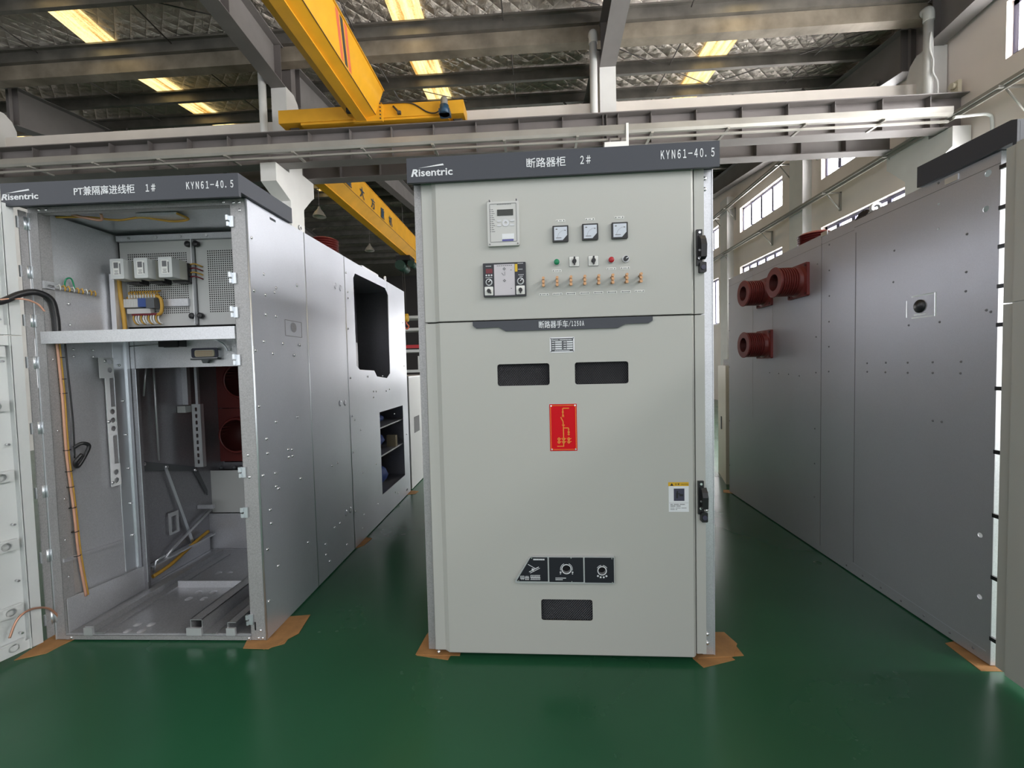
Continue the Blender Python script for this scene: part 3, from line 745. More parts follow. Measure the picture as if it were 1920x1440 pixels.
# switching state display
(u0, z0), (u1, z1) = cc(.344, 1.800), cc(.551, 1.962)
dp = part('state_display', MB().plate(rrect(u0, z0, u1, z1, .004), [], 'y', DV - .016, DV), 'panel_black', CB)
(wa, wz), (wb, wc) = cc(.398, 1.806), cc(.497, 1.954)
fp = part('mimic_face', MB().plate(rect(wa, wz, wb, wc), [], 'y', DV - .0172, DV - .016), 'pale_lilac', dp)
sy = MB(); cxm = (wa + wb) / 2
for z in (wc - .022, wc - .078):
    for a in range(4):
        t = pi / 4 + a * pi / 2; x_, y_ = cxm + .0045 * cos(t + pi / 4), z + .0045 * sin(t + pi / 4)
        sy.plate(rrect(x_ - .0026, y_ - .0026, x_ + .0026, y_ + .0026, .001, 2), [], 'y', DV - .018, DV - .0172)
sy.plate([(cxm - .014, wc - .042), (cxm - .012, wc - .040), (cxm - .002, wc - .052), (cxm - .004, wc - .054)], [], 'y', DV - .018, DV - .0172).box(cxm + .001, DV - .018, wc - .054, cxm + .003, DV - .0172, wc - .036)
for x_, z in ((wb - .02, wc - .03), (wb - .02, wz + .03)): sy.box(x_, DV - .018, z, x_ + .006, DV - .0172, z + .003)
for q in range(8): sy.box(wa + .014 + q * .0095, DV - .018, wc - .008, wa + .021 + q * .0095, DV - .0172, wc - .005)
part('mimic_marks', sy, 'mark_grey', dp)
part('red_display', MB().plate(rect(u0 + .014, z1 - .049, u0 + .046, z1 - .027), [], 'y', DV - .0172, DV - .016), 'led_red', dp)
for q in range(3): part('small_button', MB().cyl((u0 + .016 + q * .0125, DV - .018, z1 - .058), (u0 + .016 + q * .0125, DV - .016, z1 - .058), .0042, n=12), 'ring_grey', dp)
part('yellow_sticker', MB().plate(rect(wb + .002, wc - .037, wb + .014, wc - .001), [], 'y', DV - .0176, DV - .016), 'sticker_yellow', dp)
pm = MB()
for (x_, z, w_) in ((u0 + .014, z1 - .016, .028), (u0 + .012, z1 - .070, .034), (u1 - .038, z1 - .008, .03), (u1 - .036, z1 - .036, .026), (u1 - .036, z1 - .062, .03), (u1 - .03, z1 - .070, .018)):
    n = int(w_ / .0055)
    for q in range(n): pm.box(x_ + q * .0055, DV - .0166, z, x_ + q * .0055 + .0038, DV - .016, z + .0032)
part('print_marks', pm, 'ring_grey', dp)
for x_ in (u0 + .028, u1 - .026):
    kn = part('knob', MB().ring((x_, DV - .016, z1 - .091), (0, -1, 0), .011, .0165, .002, 24).cyl((x_, DV - .024, z1 - .091), (x_, DV - .016, z1 - .091), .011, n=18), ['letter_white'], dp)
    part_m = MB().cyl((x_, DV - .028, z1 - .091), (x_, DV - .0165, z1 - .091), .0112, n=18); part('knob_cap', part_m, 'black_plastic', dp)
    part('knob_pointer', MB().box(x_ - .0016, DV - .0295, z1 - .093, x_ + .0016, DV - .028, z1 - .080, ((x_, 0, z1 - .091), Matrix.Rotation(R(45), 3, 'Y'))), 'letter_white', dp)
def rotary(parent, uc, zc, s, v, rot, depth=.004):
    p = part('rotary_switch', MB().plate(rrect(uc - s, zc - s, uc + s, zc + s, .003), [], 'y', v - depth, v), 'tag_white', parent)
    if parent is CB:
        part('switch_rim', MB().plate(rrect(uc - s - .0012, zc - s - .0012, uc + s + .0012, zc + s + .0012, .003), [], 'y', v - .003, v), 'mark_grey', p)
        q = p
    else: q = parent
    lv = MB().cyl((uc, v - depth - .014, zc), (uc, v - depth, zc), s * .42, s * .46, n=18)
    lv.box(uc - s * .16, v - depth - .018, zc - s * .80, uc + s * .16, v - depth - .004, zc + s * (.80 if parent is CB else .1), ((uc, v, zc), Matrix.Rotation(rot, 3, 'Y')))
    part('lever', lv, 'black_plastic', q)
rotary(dp, u0 + .027, z0 + .028, .0205, DV - .016, R(-40)); rotary(dp, u1 - .027, z0 + .028, .0205, DV - .016, R(0))
for (c, rot) in ((cc(.784, 1.957), R(0)), (cc(.875, 1.957), R(0))): rotary(CB, c[0], c[1], .023, DV, rot)

# three panel meters
for (u, z) in ((.7205, 2.089), (.861, 2.092), (.9995, 2.092)):
    u, z = cc(u, z); s = .0375
    a = part('ammeter', MB().plate(rrect(u - s, z - s, u + s, z + s, .003), [], 'y', DV - .014, DV), 'black_plastic', CB)
    part('dial', MB().plate([(u - .030, z - .031), (u + .010, z - .031), (u + .031, z - .008), (u + .031, z + .031), (u - .030, z + .031)], [], 'y', DV - .0148, DV - .014), 'meter_face', a)
    k = MB().ring((u + .020, DV - .0148, z - .020), (0, -1, 0), .034, .0352, .0005, 12, R(95), R(172))
    k = MB()
    for i in range(9):
        t = R(98 + 9.5 * i); c0 = (u + .022, z - .022)
        k.box(c0[0] + .037 * cos(t) - .0007, DV - .0154, c0[1] + .037 * sin(t) - .002, c0[0] + .037 * cos(t) + .0007, DV - .0148, c0[1] + .037 * sin(t) + .002)
    k.box(u - .022, DV - .0154, z - .022, u + .004, DV - .0148, z - .019).box(u - .023, DV - .0154, z + .018, u - .014, DV - .0148, z + .023).box(u + .019, DV - .0154, z + .012, u + .025, DV - .0148, z + .016)
    part('scale', k, 'mark_grey', a)
# push buttons and selector
for nm, (u, z), mm in (('green_push_button', cc(.700, 1.957), 'button_green'), ('red_push_button', cc(.959, 1.957), 'button_red')):
    b_ = part(nm, MB().cyl((u, DV - .006, z), (u, DV, z), .0155, n=22), 'ring_grey', CB)
    part('button_cap', MB().lathe((u, DV - .006, z), (0, -1, 0), [(0, .0135), (.006, .0135), (.008, .012), (.0085, 0)], 22), mm, b_)
u, z = cc(1.027, 1.959)
b_ = part('selector_knob', MB().cyl((u, DV - .008, z), (u, DV, z), .0165, .0155, n=22), 'ring_grey', CB)
part('knob_cap', MB().cyl((u, DV - .020, z), (u, DV - .008, z), .0112, n=18), 'black_plastic', b_)
part('knob_pointer', MB().box(u - .0016, DV - .0212, z - .001, u + .0016, DV - .020, z + .011, ((u, 0, z), Matrix.Rotation(R(60), 3, 'Y'))), 'letter_white', b_)
# brass test links
for i in range(8):
    u, z = cc(.634 + .0653 * i, 1.860 + .0004 * i)
    l = MB().box(u - .0055, DV - .030, z - .022, u + .0055, DV - .022, z + .022).cyl((u, DV - .022, z - .013), (u, DV, z - .013), .006, n=10).cyl((u, DV - .022, z + .013), (u, DV, z + .013), .006, n=10)
    for dz in (-.017, 0, .017): l.cyl((u, DV - .040, z + dz), (u, DV - .030, z + dz), .0068, .0062, n=10)
    part('test_link', l, 'brass', CB)
# name tags
def nametag(u, z, w=.023, n=4):
    t = MB().plate(rect(u - w, z - .0055, u + w, z + .0055), [], 'y', DV - .0015, DV)
    t.mat(1)
    for s in (-1, 1): t.cyl((u + s * w * .72, DV - .0035, z), (u + s * w * .72, DV - .0015, z), .0030, n=8)
    for q in range(n): t.box(u - n * .00225 + q * .0045, DV - .0019, z - .002, u - n * .00225 + q * .0045 + .0034, DV - .0015, z + .002)
    part('name_tag', t, ['tag_white', 'mark_grey'], CB)
for u, z in ((.722, 2.153), (.862, 2.154), (1.0, 2.156), (.700, 1.916), (.959, 1.916), (1.024, 1.917)): nametag(*cc(u, z), w=.022, n=3 if z > 2 else 4)
for i in range(8): nametag(*cc(.636 + .0650 * i, 1.805), n=(4, 5, 6, 6, 6, 6, 6, 4)[i])

# dark title plate across the door joint
pl = [cc(*q) for q in ((.286, 1.684), (.286, 1.664), (.302, 1.651), (.412, 1.653), (.446, 1.633), (.985, 1.633), (1.023, 1.651), (1.130, 1.652), (1.149, 1.663), (1.149, 1.684))]
tp = part('title_plate', MB().plate(pl, [], 'y', DV - .010, DV), 'header_paint', CB)
(a, b_), (c, d) = cc(.608, 1.642), cc(.825, 1.677)
lettering('title_lettering', '断路器手车', a, b_, a + (c - a) * .645, d, DV - .0101, 'letter_white', tp, .008)
lettering('title_lettering', '／１２５０Ａ', a + (c - a) * .655, b_ + .003, c, d - .001, DV - .0101, 'letter_white', tp, .03)
# rating plate
(a, b_), (c, d) = cc(.659, 1.523), cc(.778, 1.597)
rp_ = part('rating_plate', MB().plate(rrect(a, b_, c, d, .004), [], 'y', DV - .0015, DV), 'alu', CB)
part('plate_field', MB().plate(rrect(a + .006, b_ + .005, c - .006, d - .005, .003), [], 'y', DV - .0022, DV - .0015), 'plate_grey', rp_)
k = MB()
for r_ in range(4):
    z = d - .026 - r_ * .0108
    for x_, w_ in ((a + .026, .032), (a + .082, .028)): k.box(x_, DV - .0028, z, x_ + w_, DV - .0022, z + .0065)
    for x_ in (a + .010, a + .066): k.box(x_, DV - .0026, z + .001, x_ + .013, DV - .0022, z + .0045)
for q in range(11): k.box(a + .024 + q * .0065, DV - .0026, b_ + .008, a + .029 + q * .0065, DV - .0022, b_ + .0115)
for q in range(9): k.box(a + .048 + q * .0065, DV - .0026, d - .015, a + .053 + q * .0065, DV - .0022, d - .011)
part('plate_entries', k, 'letter_white', rp_)
lettering('logo_lettering', 'Risentric', a + .010, d - .016, a + .042, d - .009, DV - .0023, 'letter_white', rp_, .02)
for x_, z in ((a + .005, b_ + .005), (c - .005, b_ + .005), (a + .005, d - .005), (c - .005, d - .005)): part('screw', MB().cyl((x_, DV - .004, z), (x_, DV - .0015, z), .003, n=8), 'mark_grey', rp_)
# red mimic diagram plate
(a, b_), (c, d) = cc(.651, 1.042), cc(.783, 1.272)
mp_ = part('mimic_plate', MB().plate(rect(a, b_, c, d), [], 'y', DV - .002, DV), 'mimic_red', CB)
k = MB(); v0, v1 = DV - .0028, DV - .002
def L(p, q, w=.0022):
    p = Vector((p[0], 0, p[1])); q = Vector((q[0], 0, q[1])); dd = (q - p).normalized(); n_ = Vector((-dd.z, 0, dd.x)) * w
    k.plate([((p + n_).x, (p + n_).z), ((q + n_).x, (q + n_).z), ((q - n_).x, (q - n_).z), ((p - n_).x, (p - n_).z)], [], 'y', v0, v1)
def P(x_, y_): return (a + (c - a) * x_, d - (d - b_) * y_)     # plate fractions
fr = [P(.10, .03), P(.90, .03), P(.96, .065), P(.96, .935), P(.90, .97), P(.10, .97), P(.04, .935), P(.04, .065)]
for i in range(8): L(fr[i], fr[(i + 1) % 8], .0012)
L(P(.49, .09), P(.72, .09)); L(P(.49, .09), P(.49, .24)); L(P(.41, .28), P(.49, .37)); L(P(.49, .37), P(.50, .46)); L(P(.50, .46), P(.50, .90)); L(P(.26, .90), P(.51, .90), .0018)
L(P(.45, .44), P(.50, .475), .0015); L(P(.55, .44), P(.50, .475), .0015); L(P(.46, .235), P(.53, .275), .0015); L(P(.53, .235), P(.46, .275), .0015)
L(P(.50, .51), P(.69, .51)); L(P(.69, .51), P(.69, .66))
def dot(x_, y_, r=.0045):
    p = P(x_, y_); k.ring((p[0], v1, p[1]), (0, -1, 0), r * .45, r, .0008, 14)
dot(.49, .17); dot(.69, .545, .0035); dot(.69, .60, .0055)
k.plate([P(.64, .64), P(.74, .64), P(.69, .675)], [], 'y', v0, v1)
for x_ in (.33, .50, .69):
    for y_ in (.745, .81):
        dot(x_, y_, .0072); L(P(x_ + .05, y_), P(x_ + .10, y_ - .012), .0012)
    L(P(x_, .71), P(x_, .845), .001)
part('diagram_lines', k, 'mimic_line', mp_)
for x_, y_ in ((.06, .035), (.94, .03), (.06, .965), (.94, .965)): p = P(x_, y_); part('screw', MB().cyl((p[0], DV - .005, p[1]), (p[0], DV - .002, p[1]), .004, n=10), 'bolt_zinc', mp_)
# caution label
(a, b_), (c, d) = cc(1.218, .738), cc(1.313, .882)
cl_ = part('caution_label', MB().plate(rect(a, b_, c, d), [], 'y', DV - .0006, DV), 'letter_white', CB)
hb = MB().plate(rect(a - .002, d - .018, c, d + .001), [], 'y', DV - .0009, DV - .0006); part('yellow_band', hb, 'caution_yellow', cl_)
k = MB().plate([(a + .007, d - .016), (a + .023, d - .016), (a + .015, d - .003)], [], 'y', DV - .0013, DV - .0009)
part('warning_triangle', k, 'black_plastic', cl_)
lettering('caution_lettering', '注 意', a + .029, d - .013, a + .051, d - .004, DV - .0010, 'black_plastic', cl_, .01, th=.0004)
lettering('caution_lettering', 'CAUTION', a + .058, d - .012, a + .092, d - .006, DV - .0010, 'black_plastic', cl_, .0, th=.0004)
part('pictogram_field', MB().plate(rect(a + .024, d - .090, a + .074, d - .030), [], 'y', DV - .0009, DV - .0006), 'caution_navy', cl_)
k = MB(); px, pz = a + .038, d - .045
k.plate(circ(px + .003, pz, .004, 10), [], 'y', DV - .0013, DV - .0009).box(px - .003, DV - .0013, pz - .032, px + .006, DV - .0009, pz - .004).box(px + .006, DV - .0013, pz - .012, px + .016, DV - .0009, pz - .008).box(px + .012, DV - .0013, pz - .022, px + .03, DV - .0009, pz - .012)
part('pictogram', k, 'black_plastic', cl_)
k = MB().box(a + .002, DV - .0009, b_ + .043, c - .002, DV - .0006, b_ + .0438)
for r_, w_ in ((.034, .075), (.026, .05), (.017, .080), (.010, .034)):
    n = int(w_ / .004)
    for q in range(n):
        if (q * 5 + int(r_ * 1000)) % 7: k.box(a + .008 + q * .004, DV - .0009, b_ + r_, a + .008 + q * .004 + .003, DV - .0006, b_ + r_ + (.0045 if r_ > .02 else .003))
part('print_lines', k, 'mark_grey', cl_)
# operating hole panel: three black fields in a pale frame
o_ = [cc(*q) for q in ((.4655, .389), (.462, .398), (.537, .515), (.545, .520), (.951, .520), (.950, .386), (.475, .386))]
op = part('operating_panel', MB().plate(o_, [circ(*cc(.718, .459), .0205), circ(*cc(.891, .452), .0185)], 'y', DV - .016, DV - .0), 'alu', CB)
f = DV - .0168
p1 = [cc(*q) for q in ((.472, .400), (.541, .514), (.546, .517), (.624, .517), (.626, .514), (.626, .396), (.476, .396))]
part('instruction_field', MB().plate(p1, [], 'y', f, DV - .016), 'panel_black', op)
part('crank_field', MB().plate(rrect(*cc(.633, .394), *cc(.800, .517), .003), [circ(*cc(.718, .459), .0205)], 'y', f, DV - .016), 'panel_black', op)
part('interlock_field', MB().plate(rrect(*cc(.807, .392), *cc(.948, .517), .003), [circ(*cc(.891, .452), .0185)], 'y', f, DV - .016), 'panel_black', op)
for (q, r) in ((cc(.718, .459), .0205), (cc(.891, .452), .0185)):
    part('hole_ring', MB().ring((q[0], f, q[1]), (0, -1, 0), r, r + .0042, .001, 28), 'letter_white', op)
    part('hole_cup', MB().lathe((q[0], DV - .015, q[1]), (0, 1, 0), [(0, r + .001), (.03, r + .001), (.031, 0)], 24), 'dark_void', op)
    big = r > .02; a1_, a2_ = (-12, 66) if big else (30, 82)
    part('turn_arrows', MB().ring((q[0], f, q[1]), (0, -1, 0), r + .0075, r + .0098, .0006, 12, R(a1_), R(a2_)).ring((q[0], f, q[1]), (0, -1, 0), r + .0075, r + .0098, .0006, 12, R(180 - a2_), R(180 - a1_)), 'letter_white', op)
q = cc(.891, .452); k = MB()
for t in (-38, -13, 13, 38):
    x_, z = q[0] + .033 * sin(R(t)), q[1] - .033 * cos(R(t)); k.box(x_ - .004, f - .0006, z - .004, x_ + .004, f, z + .004, ((x_, 0, z), Matrix.Rotation(R(-t), 3, 'Y')))
q = cc(.718, .459)
for t in (-62, 62): x_, z = q[0] + .033 * sin(R(t)), q[1] - .033 * cos(R(t)); k.box(x_ - .004, f - .0006, z - .003, x_ + .004, f, z + .003); k.box(x_ - .003, f - .0006, z - .010, x_ + .002, f, z - .006)
a, b_ = cc(.663, .412)
for r_, w_ in ((.0, .055), (-.008, .036)):
    for j in range(int(w_ / .004)): k.box(a + j * .004, f - .0006, b_ + r_, a + j * .004 + .0032, f, b_ + r_ + .004)
a, b_ = cc(.556, .503)
for j in range(9): k.box(a + j * .0062, f - .0006, b_, a + j * .0062 + .0052, f, b_ + .007)
a, b_ = cc(.486, .404)
for cx_, w_, n in ((0, .02, 5), (.023, .02, 5), (.05, .05, 6)):
    for r_ in range(n):
        for j in range(int(w_ / .004)):
            if (j * 3 + r_ * 5 + int(cx_ * 999)) % 6: k.box(a + cx_ + .004 + j * .004, f - .0006, b_ + r_ * .0042, a + cx_ + .0072 + j * .004, f, b_ + r_ * .0042 + .0028)
part('print_marks', k, 'letter_white', op)
k = MB(); a, b_ = cc(.553, .455)
k.box(a - .022, f - .0006, b_ - .003, a + .032, f, b_ + .0005, ((a, 0, b_), Matrix.Rotation(R(-28), 3, 'Y'))).box(a - .020, f - .0006, b_ - .010, a + .034, f, b_ - .0075, ((a, 0, b_), Matrix.Rotation(R(-28), 3, 'Y'))).box(a - .034, f - .0006, b_ + .010, a + .006, f, b_ + .0125, ((a, 0, b_), Matrix.Rotation(R(30), 3, 'Y'))).box(a - .006, f - .0006, b_ - .006, a + .004, f, b_ + .006)
part('crank_sketch', k, 'letter_white', op)
for u, z in ((.548, .5135), (.481, .399), (.741, .515), (.743, .397), (.939, .513), (.941, .394)): q = cc(u, z); part('screw', MB().cyl((q[0], f - .002, q[1]), (q[0], f, q[1]), .003, n=8), 'bolt_zinc', op)

# ================================================================== LEFT CABINET (door open, interior visible)
LC = thing('switchgear_cabinet', 'open galvanised switchgear cabinet, number 1, with its wired interior showing', 'cabinet', (-.9102, .0543, 0), R(.740), 'high-voltage switchgear cabinets')
LW_, LD = 1.208, 2.8
# right side: three sheets, the last one with two openings
def edge_sheet(v0, v1, holes=(), top=CH):
    mb = MB().plate([(v0, .0), (v1, .0), (v1, top), (v0, top)], holes, 'x', -.003, 0)
    part('side_panel', mb, 'galv_side', LC)
slot = rect(.203, 2.336, .262, 2.350)
edge_sheet(.004, .567, [slot])
edge_sheet(.574, 1.168)
h1 = [(1.345, 1.50), (1.41, 1.467), (1.75, 1.455), (1.815, 1.398), (2.10, 1.375), (2.19, 1.42), (2.225, 2.24), (2.135, 2.298), (1.385, 2.284), (1.345, 2.24)]
h2 = rect(1.848, .243, 2.60, 1.05)
edge_sheet(1.178, LD, [h1, h2, rect(2.63, .045, 2.685, .065)])
# bent corners and seam returns, rounded in brighter zinc for a highlight line
for v in (0, .5705, 1.173):
    part('seam_edge', MB().cyl((-.0025, v + (.002 if v == 0 else 0), .001), (-.0025, v + (.002 if v == 0 else 0), CH - .001), .0055, n=16), 'clip_zinc', LC)
part('rear_seam', MB().box(.0, 2.196, 1.42, .0012, 2.199, CH), 'galv_dull', LC)
part('inspection_cover', MB().plate(rect(.308, 1.680, .495, 1.778), [rect(.3105, 1.6825, .4925, 1.7755)], 'x', 0, .0007), 'mark_grey', LC)
part('inspection_hole', MB().cyl((.0, .402, 1.737), (.0012, .402, 1.737), .030, n=24), 'galv_dark', LC)
part('front_post', MB().box(-.088, 0, 0, -.001, .002, CH).box(-.088, 0, 0, -.086, .03, CH), 'galv_dull', LC)
part('front_post', MB().box(-LW_, 0, 0, -1.152, .002, CH).box(-1.154, 0, 0, -1.152, .06, CH), 'galv_dull', LC)
part('post_edge', MB().box(-LW_ - .002, -.004, 0, -LW_ + .004, 0, CH - .03), 'clip_zinc', LC)  # pale strip paints in the light along the post edge
part('hinge_post', MB().box(-1.2150, -.040, .03, -1.2095, -.006, 2.35), 'galv_dull', LC)
part('top_rail', MB().box(-1.152, 0, 2.344, -.088, .003, CH).box(-1.152, 0, 2.344, -.088, .04, 2.346), 'galv_dull', LC)
part('middle_rail', MB().box(-1.175, -.006, 1.645, -.092, .0, 1.711).box(-1.152, 0, 1.709, -.092, .44, 1.711).box(-1.152, 0, 1.645, -.092, .03, 1.647), 'galv', LC)
part('bottom_rail', MB().box(-1.152, -.002, -.0, -.088, .003, .022).box(-1.152, 0, .020, -.088, .04, .022), 'galv_dull', LC)
part('side_panel', MB().box(-LW_, .003, 0, -LW_ + .003, LD, CH), 'galv', LC)
part('inner_side_sheet', MB().box(-1.165, .06, 1.712, -1.163, .455, 2.36).box(-1.165, .06, .03, -1.163, .50, 1.70), 'galv', LC)
part('corner_flange', MB().box(-1.163, .455, .0, -1.150, .475, 1.70).box(-1.163, .375, .2, -1.160, .455, 1.70), 'clip_zinc', LC)  # brighter zinc puts the sheet's bright reflection into the flange
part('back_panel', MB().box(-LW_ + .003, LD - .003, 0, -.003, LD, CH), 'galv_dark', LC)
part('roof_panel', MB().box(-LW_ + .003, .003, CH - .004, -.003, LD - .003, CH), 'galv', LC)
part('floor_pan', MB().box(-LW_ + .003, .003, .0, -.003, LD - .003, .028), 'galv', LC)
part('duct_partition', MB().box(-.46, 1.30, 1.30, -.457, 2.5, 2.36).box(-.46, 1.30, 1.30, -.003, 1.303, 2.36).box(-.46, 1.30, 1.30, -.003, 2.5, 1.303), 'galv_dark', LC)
header(LC, -1.245, .022, 'PT兼隔离进线柜', '１＃', (-.846, 2.389, -.522, 2.435), (-.463, 2.394, -.412, 2.432), (-1.241, 2.382, -1.040, 2.413), (-1.218, 2.416, -1.085, 2.434), (-.249, 2.396, -.004, 2.4335))
# bolts on the right side
bpro = part('bolt', MB().lathe((0, 0, 0), (1, 0, 0), [(0, .0085), (.003, .0085), (.006, .005), (.0065, 0)], 8), 'bolt_zinc', LC, (0, .121, 2.007))
for v, z in ((.231, 1.951), (.457, 2.009), (.127, 1.894), (.214, 1.923), (.123, 1.784), (.218, 1.786), (.093, 1.633), (.276, 1.631), (.464, 1.631), (.171, 1.568), (.397, 1.565), (.02, 1.58), (.025, 1.279), (.396, 1.177), (.171, 1.176), (.076, 1.093), (.079, 1.012), (.281, .993), (.32, .986), (.283, .948), (.323, .946), (.143, .885), (.401, .786), (.143, .808), (.167, .789), (.079, .694), (.083, .617), (.456, .352), (.128, .352), (.039, .487), (.03, .90), (.03, .2), (.03, 1.9), (.03, 2.18),
             (.827, .768), (.914, .768), (.829, .307), (.917, .306), (.684, .244), (1.02, .098), (.686, .167), (.736, .098), (1.206, .79), (1.375, .95), (1.213, 1.088), (1.263, 1.051), (1.706, 1.261), (1.774, 1.257), (2.058, 1.246), (2.158, 1.257), (1.7, 1.206), (1.589, 1.403), (1.965, 1.4), (2.284, .986), (1.386, .577), (1.705, .578), (1.374, .211), (1.708, .196), (1.34, .107), (2.228, .153), (2.315, .115), (1.20, 2.25), (1.22, 2.1), (1.22, 2.05), (1.20, 1.8), (1.21, 1.4), (1.21, .3), (2.70, 2.0), (2.70, 1.5), (2.70, .7)):
    link_copy(bpro, (0, v, z))
cap = part('knockout', MB().lathe((0, 0, 0), (1, 0, 0), [(0, .024), (.0025, .022), (.003, .012), (.0015, 0)], 16), 'galv_side', LC, (0, 1.007, 2.108))
for v, z in ((1.089, 2.107), (1.008, 1.211), (1.093, 1.208), (1.033, .344), (1.112, .342)): link_copy(cap, (0, v, z))
fb = part('post_bolt', MB().lathe((0, 0, 0), (0, -1, 0), [(0, .008), (.003, .008), (.006, .005), (.0065, 0)], 8), 'bolt_zinc', LC, (-.066, 0, 2.355))
for u, z in ((-.036, 2.355), (-.036, 2.315), (-.12, 2.36), (-1.10, 2.36), (-1.14, 2.36), (-.056, 1.02), (-.053, .90), (-.045, .012), (-.022, .012), (-.032, .055), (-.10, .010), (-1.12, .010)): link_copy(fb, (u, 0, z))
part('slot_hole', MB().box(-.066, -.001, .055, -.058, 0, .10), 'dark_gap', LC)
# latch clips on the right post, hinges on the left
clip = MB().box(-.026, -.010, -.028, -.006, -.002, .028).box(-.036, -.020, -.026, -.026, -.008, -.004).box(-.038, -.022, .004, -.026, -.008, .030)
c0 = part('latch_clip', clip, 'clip_zinc', LC, (-.062, 0, 2.257))
for z in (1.962, 1.783, 1.531, .928, .710, .119): link_copy(c0, (-.062, 0, z))
# open door, seen from inside (turned about its hinges)
dr = part('open_door', MB(), 'door_white', LC, (-1.216, -.050, 0)); dr.rotation_euler = (0, 0, R(-104))
DWD = 1.15
def doorpart(nm, mb, mm, par=None): return part(nm, mb, mm, par or dr)
me_ = MB()
for z0, z1 in ((1.689, 2.368), (.022, 1.683)):
    me_.plate(rect(.008, z0, DWD, z1), [], 'y', -.028, -.025)               # outer sheet
    for (a0, a1, b0, b1) in ((.008, .05, z0, z1), (DWD - .05, DWD, z0, z1)): me_.box(a0, -.025, b0, a1, .004, b1)
    me_.box(.05, -.025, z1 - .05, DWD - .05, .0, z1).box(.05, -.025, z0, DWD - .05, .0, z0 + .05)
    me_.box(.056, -.025, z0, .060, .010, z1)
k = len(me_.v); mm_ = me_.mesh('open_door', ['door_white']); old = dr.data; dr.data = mm_
for z in (1.60, 1.32, .955, .595, .25, .06):
    rb = MB().plate(rect(.075, z - .026, DWD - .06, z + .026), [circ(.12 + .085 * i, z, .019, 18) for i in range(11)], 'y', -.002, .002).box(.075, -.022, z - .028, DWD - .06, -.002, z - .025).box(.075, -.022, z + .025, DWD - .06, -.002, z + .028)
    rbo = doorpart('stiffening_rib', rb, 'door_white')
    for i in range(5): part('rib_hole_rim', MB().ring((.12 + .085 * i, .0025, z), (0, 1, 0), .0175, .0205, .002, 20), 'ring_grey', rbo)
st = None
for z in (2.29, 2.02, 1.765, 1.55, 1.12, .70, .40, .12): 
    if st is None: st = part('door_stud', MB().cyl((0, -.02, 0), (0, .004, 0), .006, n=8), 'bolt_zinc', dr, (.085, 0, z))
    else: link_copy(st, (.085, 0, z))
for z in (2.288, 2.03, 1.77, 1.545, 1.189, .837, .481, .132):
    hg = part('hinge', MB().box(-1.206, -.006, z - .032, -1.196, -.001, z + .032).cyl((-1.213, -.012, z - .034), (-1.213, -.012, z + .034), .008, n=10).box(-1.222, -.046, z - .030, -1.214, -.012, z + .030), 'clip_zinc', LC)
# ---- low-voltage compartment
V = .45
def perfpanel(nm, u0, z0, u1, z1, a0, b0, a1, b1, nx, nz, mm):
    mb = MB(); xs = [u0]; zs = [z0]; dx = (a1 - a0) / nx; dz = (b1 - b0) / nz
    for i in range(nx): xs += [a0 + dx * i, a0 + dx * (i + .55)]
    for i in range(nz): zs += [b0 + dz * i, b0 + dz * (i + .55)]
    xs.append(u1); zs.append(z1); idx = {}
    for i, x in enumerate(xs):
        for j, z in enumerate(zs): idx[i, j] = len(mb.v); mb.v.append((x, V, z))
    for i in range(len(xs) - 1):
        for j in range(len(zs) - 1):
            if i % 2 == 1 and j % 2 == 1 and i < len(xs) - 2 and j < len(zs) - 2: continue
            mb.face([idx[i, j], idx[i + 1, j], idx[i + 1, j + 1], idx[i, j + 1]])
    mb.box(u0, V, z0, u0 + .002, V + .03, z1).box(u1 - .002, V - .016, z0, u1, V + .03, z1)
    return part(nm, mb, mm, LC)
perfpanel('perforated_door', -1.150, 1.775, -.655, 2.314, -1.097, 1.855, -.700, 2.246, 29, 29, 'white_sheet')
perfpanel('perforated_door', -.645, 1.775, -.10, 2.314, -.569, 1.855, -.16, 2.252, 29, 29, 'white_sheet')
part('door_backing', MB().box(-1.15, V + .035, 1.72, -.09, V + .037, 2.34), 'dark_gap', LC)  # dark sheet stands in for the shade behind the perforations
part('top_bracket', MB().box(-1.15, V - .02, 2.316, -.09, V - .018, 2.352).box(-1.15, V - .02, 2.316, -.09, V + .03, 2.318), 'galv', LC)
for u in (-1.06, -.88, -.72, -.55): part('bracket_bolt', MB().cyl((u, V - .028, 2.334), (u, V - .02, 2.334), .008, n=8), 'bolt_zinc', LC)
part('door_gap_strip', MB().box(-.656, V - .028, 1.78, -.650, V, 2.314), 'alu', LC)
for u, z in ((-.675, 2.284), (-.622, 2.284), (-.672, 1.832), (-.617, 1.832)):
    part('locking_knob', MB().lathe((u, V, z), (0, -1, 0), [(0, .010), (.012, .010), (.014, .019), (.03, .019), (.034, .015), (.035, 0)], 16), 'black_plastic', LC)
